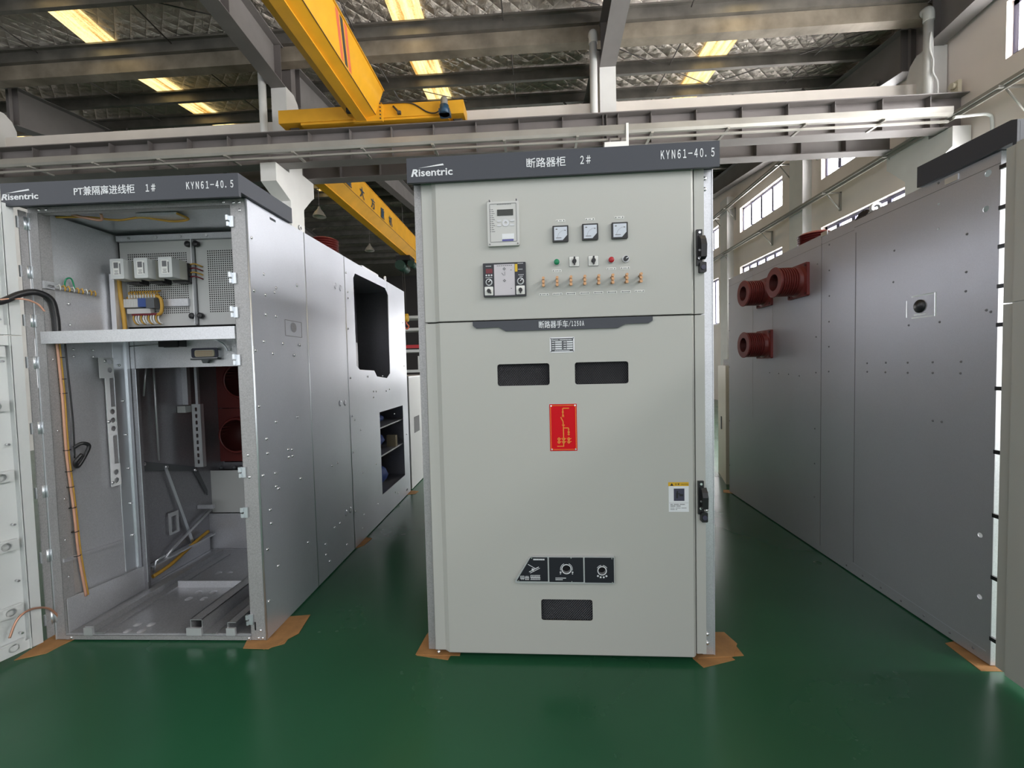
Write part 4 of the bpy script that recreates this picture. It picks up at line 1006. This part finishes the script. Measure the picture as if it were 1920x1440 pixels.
# three plug-in relays with clear covers
for u in (-1.013, -.863, -.710):
    rr = part('plug_in_relay', MB().box(u - .040, .34, 2.050, u + .045, .40, 2.165), 'relay_case', LC)
    part('clear_cover', MB().plate(rrect(u - .040, 2.048, u + .045, 2.168, .006), [], 'y', .285, .34), 'relay_clear', rr)
    k = MB().box(u - .022, .2842, 2.070, u + .026, .285, 2.152)
    part('relay_label', k, 'tag_white', rr)
    k = MB().box(u - .016, .2836, 2.112, u + .012, .2842, 2.146).box(u + .019, .2836, 2.075, u + .026, .2842, 2.14).box(u - .012, .2836, 2.094, u + .010, .2842, 2.097).box(u - .010, .2836, 2.086, u + .008, .2842, 2.089).box(u - .014, .2836, 2.076, u + .012, .2842, 2.080)
    part('label_print', k, 'mark_grey', rr)
    part('relay_socket', MB().box(u - .032, .40, 2.042, u + .052, .447, 2.158).box(u - .034, .38, 2.036, u + .050, .447, 2.050), 'black_plastic', rr)
    for q in range(4): part('relay_wire', MB().tube(smooth_path([(u + .045, .42, 2.075 + q * .026), (u + .075, .415, 2.078 + q * .026), (u + .098, .425, 2.072 + q * .026), (u + .11, .445, 2.065 + q * .026)], 4), .0042, 6), 'wire_yellow' if q % 2 else 'term_maroon', rr)
# terminal row on its rail
rail = part('mounting_rail', MB().box(-1.10, .435, 1.898, -.70, .449, 1.945), 'galv', LC)
def tblock(u0, u1, z0, z1, v0, mm): part('terminal_block', MB().box(u0, v0, z0, u1, .44, z1), mm, LC)
for i in range(6): tblock(-1.095 + i * .0165, -1.0795 + i * .0165, 1.894, 1.946, .40, 'term_white')
tblock(-.996, -.935, 1.894, 1.948, .395, 'term_blue'); tblock(-.934, -.88, 1.884, 1.946, .385, 'term_grey')
for i in range(10): part('wire_marker', MB().box(-1.062 + i * .0185, .400, 1.950, -1.055 + i * .0185, .43, 1.972), 'term_white', LC)
for i in range(11): part('field_wire', MB().tube(smooth_path([(-1.06 + i * .0185, .42, 1.966), (-1.062 + i * .0185, .405, 1.985), (-1.058 + i * .0185, .43, 1.998)], 4), .0038, 6), 'wire_yellow', LC)
part('marker_strip', MB().box(-1.085, .41, 1.855, -.93, .44, 1.885), 'term_white', LC)
part('maroon_strip', MB().box(-1.06, .415, 1.843, -.885, .438, 1.856), 'term_maroon', LC)
for i in range(11): part('field_wire', MB().tube(smooth_path([(-1.05 + i * .0165, .42, 1.842), (-1.045 + i * .0165, .41, 1.82), (-1.038 + i * .0165, .415, 1.795), (-1.03 + i * .0165, .43, 1.787)], 4), .0042, 6), 'tag_white' if i % 3 else 'wire_yellow', LC)
part('wire_loom', MB().tube(smooth_path([(-1.085, .42, 1.955), (-.95, .415, 1.965), (-.868, .41, 1.955), (-.852, .41, 1.91), (-.858, .41, 1.86), (-.885, .415, 1.845)], 6), .010, 8), 'wire_yellow', LC)
part('wire_loom', MB().tube(smooth_path([(-1.115, .40, 2.08), (-1.112, .40, 1.98), (-1.105, .405, 1.86), (-1.095, .40, 1.76), (-1.085, .38, 1.715)], 6), .012, 8), 'wire_yellow', LC)
part('cable_channel', MB().box(-1.150, .37, 1.73, -1.118, .449, 2.10), 'alu', LC)
# earth bar on the left sheet, wires in the ceiling
part('earth_bar', MB().box(-1.150, .015, 1.953, -1.140, .30, 1.968).box(-1.155, .0, 1.945, -1.14, .05, 1.985), 'galv', LC)
for i in range(9): part('bar_wire', MB().tube([(-1.142, .06 + i * .024, 1.966), (-1.13, .065 + i * .024, 1.975), (-1.128, .07 + i * .024, 1.958), (-1.135, .072 + i * .024, 1.945)], .0035, 6), 'wire_yellow' if i % 3 else 'term_white', LC)
part('green_wire', MB().tube(smooth_path([(-1.14, .10, 1.965), (-1.13, .10, 2.01), (-1.13, .13, 2.02), (-1.13, .145, 1.965)]), .004, 6), 'button_green', LC)
part('interior_lamp', MB().box(-.72, .12, 2.352, -.48, .20, 2.368), 'galv', LC)
part('ceiling_wire', MB().tube(smooth_path([(-1.14, .08, 2.35), (-1.0, .12, 2.358), (-.86, .16, 2.35), (-.70, .14, 2.352), (-.58, .20, 2.346), (-.47, .19, 2.35), (-.47, .11, 2.355)]), .006, 6), 'wire_yellow', LC)
part('ceiling_loom', MB().tube(smooth_path([(-1.05, .08, 2.362), (-.98, .10, 2.345), (-.92, .12, 2.340), (-.88, .08, 2.36)]), .007, 6), 'wire_pink', LC)
# black corrugated tube and copper braid to the door
part('corrugated_tube', MB().tube(smooth_path([(-1.135, .042, 1.712), (-1.135, .040, 1.80), (-1.135, .022, 1.885), (-1.15, -.03, 1.917), (-1.17, -.09, 1.898), (-1.185, -.16, 1.85), (-1.19, -.23, 1.835)], 8), .0165, 12), 'black_plastic', LC)
part('pink_wire', MB().tube(smooth_path([(-1.19, -.22, 1.835), (-1.17, -.14, 1.866), (-1.165, -.07, 1.873), (-1.16, -.02, 1.855), (-1.155, .005, 1.82)]), .005, 6), 'wire_pink', LC)
part('earth_braid', MB().tube(smooth_path([(-1.195, .02, .09), (-1.20, -.03, .19), (-1.20, -.11, .236), (-1.205, -.17, .22), (-1.212, -.205, .14)]), .0055, 6), 'copper', LC)
# main harness down the left side with its ties, saddle strip
hp = [(-1.142, .046, 1.70), (-1.142, .046, 1.64), (-1.142, .054, 1.364), (-1.142, .056, 1.034), (-1.142, .075, .693), (-1.142, .085, .443), (-1.142, .110, .19)]
part('wire_harness', MB().tube(smooth_path([(p[0], p[1] + .007, p[2]) for p in hp]), .0075, 8), 'wire_yellow', LC)
part('wire_harness', MB().tube(smooth_path([(p[0] + .006, p[1] - .006, p[2]) for p in hp]), .0065, 8), 'wire_pink', LC)
part('black_wire', MB().tube(smooth_path([(-1.13, .075, 1.66), (-1.125, .075, 1.5), (-1.125, .085, 1.2), (-1.13, .085, 1.0)]), .004, 6), 'black_plastic', LC)
for q in (1.57, 1.45, 1.37, 1.05, .93, .84, .72, .58, .44): part('cable_tie', MB().ring((-1.140, .058 + .05 * max(0, (1.0 - q)) * .6, q), (0, 0, 1), .0145, .0165, .004, 12), 'black_plastic', LC)
part('wire_bundle_end', MB().tube(smooth_path([(-1.13, .085, 1.06), (-1.11, .11, 1.08), (-1.10, .14, 1.06), (-1.11, .12, 1.0), (-1.12, .09, .95), (-1.11, .07, .98), (-1.10, .10, 1.02)], 6), .010, 8), 'black_plastic', LC)
for z in (1.57, 1.18, .84): part('harness_saddle', MB().box(-1.160, .03, z - .03, -1.154, .105, z + .03), 'galv', LC)
# perforated carrier strip on the left sheet
bone = [(.272, 1.575), (.354, 1.575), (.345, 1.450), (.318, 1.450), (.318, 1.270), (.350, 1.270), (.346, 1.090), (.318, 1.090), (.318, .915), (.354, .912), (.355, .775), (.272, .790), (.280, 1.44)]
part('carrier_strip', MB().plate([(.264, 1.575), (.354, 1.575), (.350, 1.450), (.322, 1.450), (.322, 1.270), (.352, 1.270), (.350, 1.090), (.322, 1.090), (.322, .915), (.356, .912), (.357, .775), (.295, .775), (.295, 1.45), (.264, 1.45)], [circ(.330, z, .017, 14) for z in (1.550, 1.500, 1.240, 1.187, 1.134, .860, .808)], 'x', -1.142, -1.138), 'strip_white', LC)
for z in (1.555, 1.18, .80): part('strip_bolt', MB().lathe((-1.138, .300, z), (1, 0, 0), [(0, .010), (.005, .010), (.009, .005), (.0095, 0)], 8), 'bolt_zinc', LC)
for v, z in ((.03, 1.56), (.03, 1.165), (.04, .78), (.03, .55), (.035, .34), (.41, 1.53), (.42, 1.30), (.425, 1.08), (.43, .86), (.43, .63), (.43, .42), (.14, 1.62), (.25, 1.62), (.14, 1.58), (.25, 1.58), (.13, 1.88), (.13, 1.76)): part('inner_bolt', MB().lathe((-1.160, v, z), (1, 0, 0), [(0, .008), (.006, .008), (.010, .004), (.0105, 0)], 8), 'bolt_zinc', LC)
part('lower_rail', MB().plate([(.01, .452), (.35, .418), (.35, .40), (.01, .43)], [], 'x', -1.160, -1.145), 'galv', LC)
part('skirt_sheet', MB().plate([(.01, .225), (.50, .185), (.50, .03), (.01, .03)], [], 'x', -1.146, -1.142), 'galv', LC)
# ---- truck compartment behind the inner frame
VP = .48
part('inner_post', MB().box(-1.155, VP, .03, -1.117, VP + .02, 1.70).box(-1.119, VP - .004, .03, -1.114, VP, 1.69), 'galv_dark', LC)
part('post_edge', MB().box(-1.116, VP - .006, .08, -1.112, VP - .003, 1.50), 'clip_zinc', LC)  # bright line stands in for the highlight on the inner post
part('plug_plate', MB().box(-1.15, VP - .002, 1.508, -.09, VP, 1.70).box(-1.15, VP, 1.508, -.09, VP + .03, 1.510), 'galv', LC)
pg = part('plug_socket', MB().plate(rrect(-.705, 1.562, -.535, 1.622, .01), [], 'y', VP - .028, VP - .002), 'alu', LC)
part('socket_insert', MB().plate(rrect(-.685, 1.572, -.555, 1.614, .014), [], 'y', VP - .034, VP - .028), 'connector_cream', pg)
k = MB()
for i in range(11):
    for j in range(3): k.box(-.670 + i * .0095, VP - .0346, 1.580 + j * .011, -.666 + i * .0095, VP - .034, 1.585 + j * .011)
part('contacts', k, 'copper', pg)
part('socket_rim', MB().plate(rrect(-.708, 1.566, -.532, 1.628, .012), [rrect(-.69, 1.572, -.55, 1.616, .012)], 'y', VP - .032, VP - .026), 'caution_navy', pg)
part('locking_lever', MB().box(-.71, VP - .04, 1.552, -.53, VP - .01, 1.562).plate([(-.64, 1.552), (-.59, 1.552), (-.60, 1.530), (-.63, 1.530)], [], 'y', VP - .038, VP - .02), 'term_grey', pg)
lt = part('door_latch_device', MB().box(-.90, VP - .06, 1.640, -.76, VP - .002, 1.690).box(-.855, VP - .07, 1.635, -.765, VP - .06, 1.685), 'black_plastic', LC)
part('latch_rod', MB().cyl((-1.12, VP - .03, 1.652), (-.90, VP - .03, 1.662), .004, n=6), 'galv_dark', lt)
part('bent_wire', MB().tube(smooth_path([(-.585, VP - .03, 1.69), (-.53, VP - .03, 1.672), (-.49, VP - .03, 1.645), (-.475, VP - .02, 1.605)]), .006, 6), 'clip_zinc', LC)
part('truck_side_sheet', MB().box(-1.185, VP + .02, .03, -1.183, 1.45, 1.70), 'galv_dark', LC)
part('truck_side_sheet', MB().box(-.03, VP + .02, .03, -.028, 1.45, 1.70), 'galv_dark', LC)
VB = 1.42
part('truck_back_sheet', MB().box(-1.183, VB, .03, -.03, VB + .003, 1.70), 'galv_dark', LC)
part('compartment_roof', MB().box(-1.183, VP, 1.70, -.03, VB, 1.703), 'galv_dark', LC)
# epoxy contact boxes
def cbox(u, z):
    c = part('contact_box', MB().plate(rect(u - .26, z - .23, u + .26, z + .22), [circ(u, z, .13, 28)], 'y', 1.28, 1.30), 'epoxy_red', LC)
    part('contact_sleeve', MB().lathe((u, 1.30, z), (0, -1, 0), [(-.01, .155), (.09, .15), (.10, .145), (.10, .130), (-.11, .125), (-.112, 0)], 30), 'epoxy_red', c)
    part('sleeve_bore', MB().lathe((u, 1.20, z), (0, 1, 0), [(0.002, .1295), (.2, .1245), (.201, 0)], 28), 'epoxy_dark', c)
cbox(-.985, .945); cbox(-.925, 1.40); cbox(-.42, .945); cbox(-.38, 1.40)
part('box_carrier', MB().plate(rect(-1.2, .64, -.03, 1.70), [rect(-1.17, .70, -.66, 1.68), rect(-.60, .70, -.08, 1.68)], 'y', 1.31, 1.33), 'galv_dark', LC)
for u in (-1.20, -1.155, -1.04, -.99, -.88, -.83): part('carrier_bolt', MB().lathe((u + .0, 1.25, .668), (0, -1, 0), [(0, .017), (.012, .017), (.018, .008), (.0185, 0)], 8), 'term_grey', LC)
part('front_shield', MB().box(-1.19, 1.16, .315, -.4, 1.163, .665), 'white_sheet', LC)
part('shield_flange', MB().box(-1.20, 1.10, .32, -1.19, 1.16, .655), 'alu', LC)
part('slotted_bar', MB().plate([(-1.10, .755), (-1.03, .755), (-1.03, 1.235), (-1.10, 1.235)], [rrect(-1.075, .78 + i * .05, -1.058, .81 + i * .05, .005, 3) for i in range(9)], 'y', .90, .903).box(-1.10, .90, .755, -1.097, .93, 1.235).box(-1.033, .90, .755, -1.03, .93, 1.235), 'alu', LC)
part('guide_block', MB().box(-1.178, .86, 1.175, -1.115, .93, 1.225), 'white_sheet', LC)
part('shutter_track', MB().box(-1.183, .92, 1.23, -1.14, .95, 1.70).box(-1.09, .93, 1.22, -1.07, .95, 1.70), 'galv', LC)
part('guide_rod', MB().cyl((-1.160, .66, .86), (-1.160, .66, 1.68), .007, n=8), 'alu', LC)
part('guide_rod', MB().cyl((-1.150, .56, 1.32), (-1.145, .60, 1.60), .006, n=8), 'alu', LC)
part('shutter_arm', MB().plate([(.53, .885), (1.0, .735), (1.0, .70), (.53, .82)], [], 'x', -1.178, -1.168).plate([(1.0, .735), (1.10, .52), (1.10, .48), (.98, .70)], [], 'x', -1.178, -1.168), 'term_grey', LC)
for v, z in ((.545, .86), (.72, .80), (.98, .715)): part('pivot_bolt', MB().lathe((-1.168, v, z), (1, 0, 0), [(0, .013), (.012, .013), (.016, .006), (.0165, 0)], 8), 'bolt_zinc', LC)
part('drive_link', MB().plate([(.705, .79), (.725, .79), (.93, .16), (.905, .16)], [], 'x', -1.165, -1.158), 'clip_zinc', LC)
part('link_bracket', MB().plate(rect(.72, .30, .80, .46), [rect(.735, .315, .785, .43)], 'x', -1.17, -1.160), 'alu', LC)
part('cross_bar', MB().box(-1.18, 1.0, .40, -1.05, 1.02, .43).tube([(-1.16, .66, .155), (-1.15, .72, .20), (-1.15, 1.10, .36)], .012, 6), 'galv', LC)
part('crank_lever', MB().tube([(-1.13, .54, .12), (-1.12, .55, .19), (-1.10, .60, .205)], .009, 8), 'clip_zinc', LC)
part('low_side_sheet', MB().box(-1.181, .52, .03, -1.17, 1.1, .16).box(-1.17, .52, .155, -1.12, 1.1, .165), 'galv', LC)
part('floor_loom', MB().tube(smooth_path([(-1.15, .55, .08), (-1.14, .68, .10), (-1.14, .80, .135), (-1.14, .92, .17), (-1.14, 1.05, .20)]), .013, 8), 'wire_yellow', LC)
part('low_back_sheet', MB().box(-1.183, 1.12, .03, -.03, 1.123, .32), 'galv', LC)
part('rail_bed', MB().box(-1.14, .01, .0285, -.09, 1.1, .030), 'galv_floor', LC)
# floor: truck rails and sheet
part('truck_rail', MB().box(-1.035, .0, .03, -.985, 1.0, .075).box(-.985, .0, .03, -.93, 1.0, .040), 'galv_floor', LC)
part('truck_rail', MB().box(-.43, .0, .03, -.425, 1.0, .115).box(-.43, .0, .11, -.36, 1.0, .115).box(-.365, .0, .03, -.36, 1.0, .115).box(-.36, .0, .03, -.29, 1.0, .036), 'galv_floor', LC)
part('truck_rail', MB().box(-.22, .0, .03, -.215, 1.0, .10).box(-.22, .0, .095, -.17, 1.0, .10), 'galv_floor', LC)
part('rail_end_cap', MB().box(-1.035, -.012, .03, -.985, .0, .072), 'alu', LC)
part('rail_end_cap', MB().box(-.445, -.012, .03, -.36, .0, .072), 'alu', LC)
part('rail_end_cap', MB().box(-.22, -.012, .03, -.17, 0, .072), 'alu', LC)
part('sill', MB().box(-.93, .50, .03, -.10, .503, .075), 'galv', LC)
dm = part('floor_dimple', MB().lathe((0, 0, .0302), (0, 0, 1), [(0, .022), (.004, .016), (.005, 0)], 14), 'galv', LC, (-.82, .09, 0))
for u, v in ((-.74, .09), (-.82, .03), (-.74, .03), (-.74, .36), (-.64, .36), (-.74, .44), (-.64, .44), (-.80, .70), (-.72, .70)): link_copy(dm, (u, v, 0))
# roof fittings
ins = MB(); pf = []
for i in range(6): pf += [(i * .018, .085), (i * .018 + .009, .107), (i * .018 + .0095, .107)]
part('roof_bushing', ins.lathe_hard((-.115, 1.09, 2.376), (0, 0, 1), [(0, .08)] + pf + [(.112, .08), (.113, .05), (.02, .05), (.019, 0)], 30), 'epoxy_red', LC)
part('lifting_eye', MB().ring((-.02, 2.19, 2.405), (1, 0, 0), .014, .026, .010, 18).box(-.02, 2.175, 2.376, -.01, 2.205, 2.388), 'alu', LC)
part('lifting_eye', MB().ring((-.02, .56, 2.400), (1, 0, 0), .010, .020, .010, 18), 'alu', LC)
part('roof_flap', MB().box(-.12, 1.55, 2.376, -.0, 1.95, 2.392), 'galv', LC)

# blue and tan goods inside the rear of the left cabinet
def blob(name, c, s, m_, label):
    random.seed(len(label)); mb = MB()
    pf = [(-1, 0), (-.9, .55), (-.5, .92), (0, 1), (.5, .9), (.85, .6), (1, 0)]
    mb.lathe((0, 0, 0), (0, 0, 1), pf, 14)
    mb.v = [(x * s[0] * (1 + random.uniform(-.12, .12)), y * s[1] * (1 + random.uniform(-.12, .12)), z * s[2] * (1 + random.uniform(-.1, .1))) for x, y, z in mb.v]
    o = single(name, mb, m_, label, 'bag'); o.location = c; return o
Lc_, Ls_ = cos(R(.74)), sin(R(.74))
def Lw(u, v, z): return (-.9102 + u * Lc_ - v * Ls_, .0543 + u * Ls_ + v * Lc_, z)
part('rear_shelf', MB().box(-.9, 1.75, .60, -.02, 2.75, .615).box(-.9, 1.75, .88, -.02, 2.75, .893).box(-.9, 1.75, .20, -.02, 2.75, .212), 'galv_dark', LC)
blob('plastic_bag', Lw(-.30, 2.30, .935), (.16, .22, .042), 'blue_bag', 'blue plastic bundle on the upper rear shelf inside the left cabinet')
blob('plastic_bag', Lw(-.28, 2.25, .70), (.16, .20, .085), 'blue_bag', 'crumpled blue bag on the middle rear shelf inside the left cabinet')
blob('plastic_bag', Lw(-.26, 2.30, .32), (.15, .17, .108), 'blue_bag', 'dark blue bag on the lowest rear shelf inside the left cabinet')
tb_ = single('tan_pouch', MB().box(-.05, -.03, 0, .05, .03, .12), 'tan_box', 'small tan pouch beside the crumpled blue bag', 'pouch'); tb_.location = Lw(-.08, 2.42, .616)
part('red_insulator', MB().lathe((-.35, 1.98, 1.0), (0, -1, 0), [(0, .12), (.06, .12), (.06, .06), (0, .06)], 22).box(-.5, 1.98, .62, -.2, 2.0, .86), 'epoxy_red', LC)

# ================================================================== RIGHT CABINET
RC = thing('switchgear_cabinet', 'grey switchgear cabinet at the right edge with red bushings on its side', 'cabinet', (2.695, -.0613, 0), R(-.773), 'high-voltage switchgear cabinets')
RW = 1.45
sl = []
(a, b_, c, d) = (.304, 1.674, .491, 1.800)
for q in (rect(a, b_, a + .012, d), rect(c - .006, b_ + .01, c, d - .02), rect(a + .016, d - .008, c - .035, d), rect(a + .016, b_, c - .035, b_ + .007), rect(.365, b_ + .016, .44, b_ + .022), circ(.402, 1.738, .034, 24)): sl.append(q)
dots = [(.055, 2.30, .016), (.062, 2.14, .015), (.058, .60, .012), (.055, .30, .012)]
part('side_panel', MB().plate([(0, 0), (1.228, 0), (1.228, CH), (0, CH)], sl + [circ(*q, 10) for q in dots] + [circ(.30, 2.253, .006, 8), circ(.30, 2.124, .006, 8)], 'x', 0, .003), 'galv_right', RC)
part('side_panel', MB().plate([(1.233, 0), (LD, 0), (LD, CH - .01), (1.233, CH)], [], 'x', 0, .003), 'galv_right', RC)
part('seam', MB().box(-.001, 1.228, .05, .0, 1.233, CH - .06), 'mark_grey', RC)
part('seam', MB().box(-.0012, .884, .08, .0, .888, CH - .09), 'mark_grey', RC)
part('seam', MB().box(-.001, 2.264, .9, .0, 2.267, CH - .06), 'galv_dull', RC)
part('seam', MB().box(-.001, 1.90, 1.74, .0, 1.905, 1.97), 'galv_dull', RC)
part('top_flange', MB().plate([(.0, CH - .055), (.9, CH - .055), (.9, CH - .052), (0, CH - .052)], [], 'x', -.0008, 0).plate([(.9, CH - .07), (LD, CH - .09), (LD, CH - .088), (.9, CH - .068)], [], 'x', -.0008, 0), 'mark_grey', RC)
part('bottom_flange', MB().plate([(.02, .052), (.9, .075), (.9, .077), (.02, .055)], [], 'x', -.0008, 0), 'galv_side', RC)
part('front_post', MB().box(.003, 0, 0, .06, .002, CH), 'galv', RC)
part('front_post', MB().box(RW - .06, 0, 0, RW, .002, CH), 'galv', RC)
part('side_panel', MB().box(RW - .003, .003, 0, RW, LD, CH), 'galv', RC)
part('back_panel', MB().box(.003, LD - .003, 0, RW - .003, LD, CH), 'galv', RC)
part('roof_panel', MB().box(.003, .003, CH - .012, RW - .003, LD - .003, CH - .010), 'galv', RC)
part('floor_pan', MB().box(.003, .003, 0, RW - .003, LD - .003, .02), 'galv', RC)
part('inner_partition', MB().box(.01, .95, .02, RW - .003, .953, CH - .02), 'white_sheet', RC)
part('header_panel', MB().plate([(-.085, 2.468), (-.085, 2.352), (-.068, 2.352), (-.068, 2.378), (.405, 2.378), (.405, 2.488), (-.06, 2.478)], [], 'x', -.022, RW + .02), 'header_paint', RC)
part('header_end', MB().box(-.010, -.084, 2.37, RW, -.0855, 2.46), 'header_paint', RC)
part('frame_grommet', MB().lathe((.001, .402, 1.738), (-1, 0, 0), [(-.01, .0), (-.01, .033), (.006, .036), (.012, .030), (.014, .0)], 24), 'black_plastic', RC)
# side dots
rb_ = part('rivet', MB().lathe((0, 0, 0), (-1, 0, 0), [(0, .0065), (.003, .005), (.0035, 0)], 8), 'mark_grey', RC, (0, 1.276, 2.174))
for v, z in ((1.146, 2.28), (1.145, 2.097), (1.143, 1.914), (.577, 2.086), (.582, 1.904), (.472, 1.64), (.284, 1.639), (.148, 1.868), (.149, 1.775), (.148, 2.051), (.779, 1.428), (.63, 1.43), (.476, 1.429), (.32, 1.43), (.166, 1.431), (.778, 1.373), (.633, 1.372), (.475, 1.371), (.319, 1.373), (.168, 1.373), (.314, 1.117), (.263, 1.118), (.302, 2.36), (1.145, 1.73), (1.145, 1.55), (1.145, 1.37), (1.29, 1.63), (1.29, 1.36), (1.3, .93), (1.3, .66), (1.3, .4), (1.5, 1.33), (1.65, 1.34), (1.8, 1.345), (1.95, 1.35), (.95, .03), (.8, .03), (.65, .03), (.5, .03), (.35, .03), (.2, .03), (.08, .03), (2.79, 2.1), (2.79, 1.8), (2.79, 1.4), (2.79, .8), (2.79, .3), (.03, 1.66), (.05, 1.67)):
    link_copy(rb_, (0, v, z))
for v, z in ((.23, 2.345), (1.20, 2.372)):
    part('top_clip', MB().box(-.004, v - .035, z - .012, 0, v + .035, z + .018), 'clip_zinc', RC)
part('top_clip', MB().box(-.004, 2.25, 2.345, .02, 2.32, 2.375), 'galv_dark', RC)
part('lifting_eye', MB().ring((.03, .75, 2.398), (0, 1, 0), .018, .034, .02, 20).box(.0, .74, 2.366, .06, .78, 2.38), 'alu', RC)
part('eye_bolt', MB().cyl((.0, .80, 2.385), (.05, .80, 2.385), .018, n=12).plate([(.80, 2.366), (.90, 2.366), (.86, 2.40), (.82, 2.41)], [], 'x', 0, .05), 'black_plastic', RC)
# bushings
def bushing(v, z):
    b_ = part('wall_bushing', MB().plate(rrect(v - .13, z - .13, v + .13, z + .13, .012), [], 'x', -.020, 0), 'epoxy_red', RC)
    pf = [(.02, .128), (.028, .108), (.05, .102)]
    for i in range(7): t = .058 + i * .0175; pf += [(t, .101), (t + .003, .114), (t + .007, .114), (t + .010, .101)]
    pf += [(.182, .101), (.186, .116), (.198, .120), (.202, .116), (.202, .066)]
    part('ribbed_body', MB().lathe_hard((0, v, z), (-1, 0, 0), pf, 40), 'epoxy_red', b_)
    part('bore', MB().lathe((0, v, z), (-1, 0, 0), [(.2015, .066), (.03, .060), (.029, 0)], 28), 'epoxy_dark', b_)
    for dv, dz in ((-.11, -.11), (.11, -.11), (-.11, .11), (.11, .11)): part('plate_bolt', MB().cyl((-.026, v + dv, z + dz), (-.02, v + dv, z + dz), .010, n=8), 'epoxy_dark', b_)
bushing(1.500, 2.086); bushing(2.022, 2.086); bushing(2.022, 1.610)
pf = []
for i in range(6): pf += [(i * .018, .10), (i * .018 + .009, .125), (i * .018 + .0095, .125)]
part('roof_bushing', MB().lathe_hard((.16, 1.57, 2.366), (0, 0, 1), [(0, .09)] + pf + [(.116, .10), (.117, .05), (.02, .05), (.019, 0)], 30), 'epoxy_red', RC)
# opened door, outer face towards us
dr2 = part('open_door', MB(), 'door_paint', RC, (-.004, -.046, 0)); dr2.rotation_euler = (0, 0, R(-94))
mb = MB()
for z0, z1 in ((1.689, 2.362), (.03, 1.683)):
    mb.box(.004, -.022, z0, 1.36, -.018, z1).box(.004, -.018, z0, .008, .012, z1).box(1.356, -.018, z0, 1.36, .012, z1).box(.004, -.018, z0, 1.36, .012, z0 + .004).box(.004, -.018, z1 - .004, 1.36, .012, z1)
    mb.box(.062, -.036, z0, 1.30, -.022, z1)
o_m = mb.mesh('open_door', ['door_paint']); dr2.data = o_m
for z in (2.302, 2.122, 1.949, 1.771, 1.597, 1.307, 1.014, .717, .424, .131):
    part('hinge', MB().box(-.006, -.050, z - .009, .006, .001, z + .009), 'black_plastic', RC)

# ================================================================== packing sheets under the cabinets
def sheet(px, th, z0, label, m_='pad_brown'):
    mb = MB().plate(px, [], 'z', FZ + z0, FZ + z0 + th)
    single('packing_sheet', mb, m_, label, 'sheet', 'brown packing sheets under the cabinets')
T = .0026
sheet([(-1.00, -.011), (-.86, -.013), (-.77, .12), (-.80, .30), (-1.1, .25)], T, T, 'brown packing sheet under the front right corner of the open left cabinet, upper one')
sheet([(-.885, -.012), (-.80, .035), (-.815, .16), (-.95, .2), (-.98, .02)], T, 0, 'brown packing sheet peeking out beneath the upper one at the open left cabinet')
sheet([(-2.16, -.125), (-2.05, -.07), (-2.04, -.005), (-2.0, .15), (-2.2, .15)], T, 0, 'brown packing sheet below the open white door at the left edge')
sheet([(-.93, 1.25), (-.885, 1.30), (-.87, 1.45), (-1.0, 1.5), (-1.02, 1.3)], T, 0, 'small brown packing sheet half way along the open left cabinet')
sheet([(-.95, 2.72), (-.86, 2.75), (-.85, 2.86), (-1.0, 2.9)], T, 0, 'small brown packing sheet at the back corner of the open left cabinet')
sheet([(-.060, -.040), (.17, -.043), (.17, .12), (-.035, .16), (-.045, .12)], T, T, 'brown packing sheet under the front left corner of the middle cabinet, upper one')
sheet([(-.055, -.041), (.115, -.072), (.14, .05), (-.02, .10)], T, 0, 'brown packing sheet tilted below the upper one at the middle cabinet left corner')
sheet([(1.40, .175), (1.575, .175), (1.60, .08), (1.535, -.02), (1.36, -.035), (1.34, .12)], T, T, 'brown packing sheet beside the front right corner of the middle cabinet, topmost')
sheet([(1.42, .15), (1.585, .12), (1.592, -.008), (1.42, -.03)], T, 0, 'dark triangular end of a brown packing sheet at the middle cabinet right corner')
sheet([(1.335, -.035), (1.362, -.098), (1.535, -.040), (1.50, .05), (1.34, .04)], T * .9, 0.0, 'brown packing sheet jutting out in front of the middle cabinet right corner')
sheet([(2.648, .108), (2.625, -.090), (2.74, -.092), (2.86, .0), (2.80, .15)], T, 0, 'brown packing sheet under the front left corner of the right cabinet')
sheet([(2.66, 2.72), (2.78, 2.66), (2.85, 2.8), (2.70, 2.82)], T, 0, 'small brown packing sheet at the back corner of the right cabinet')
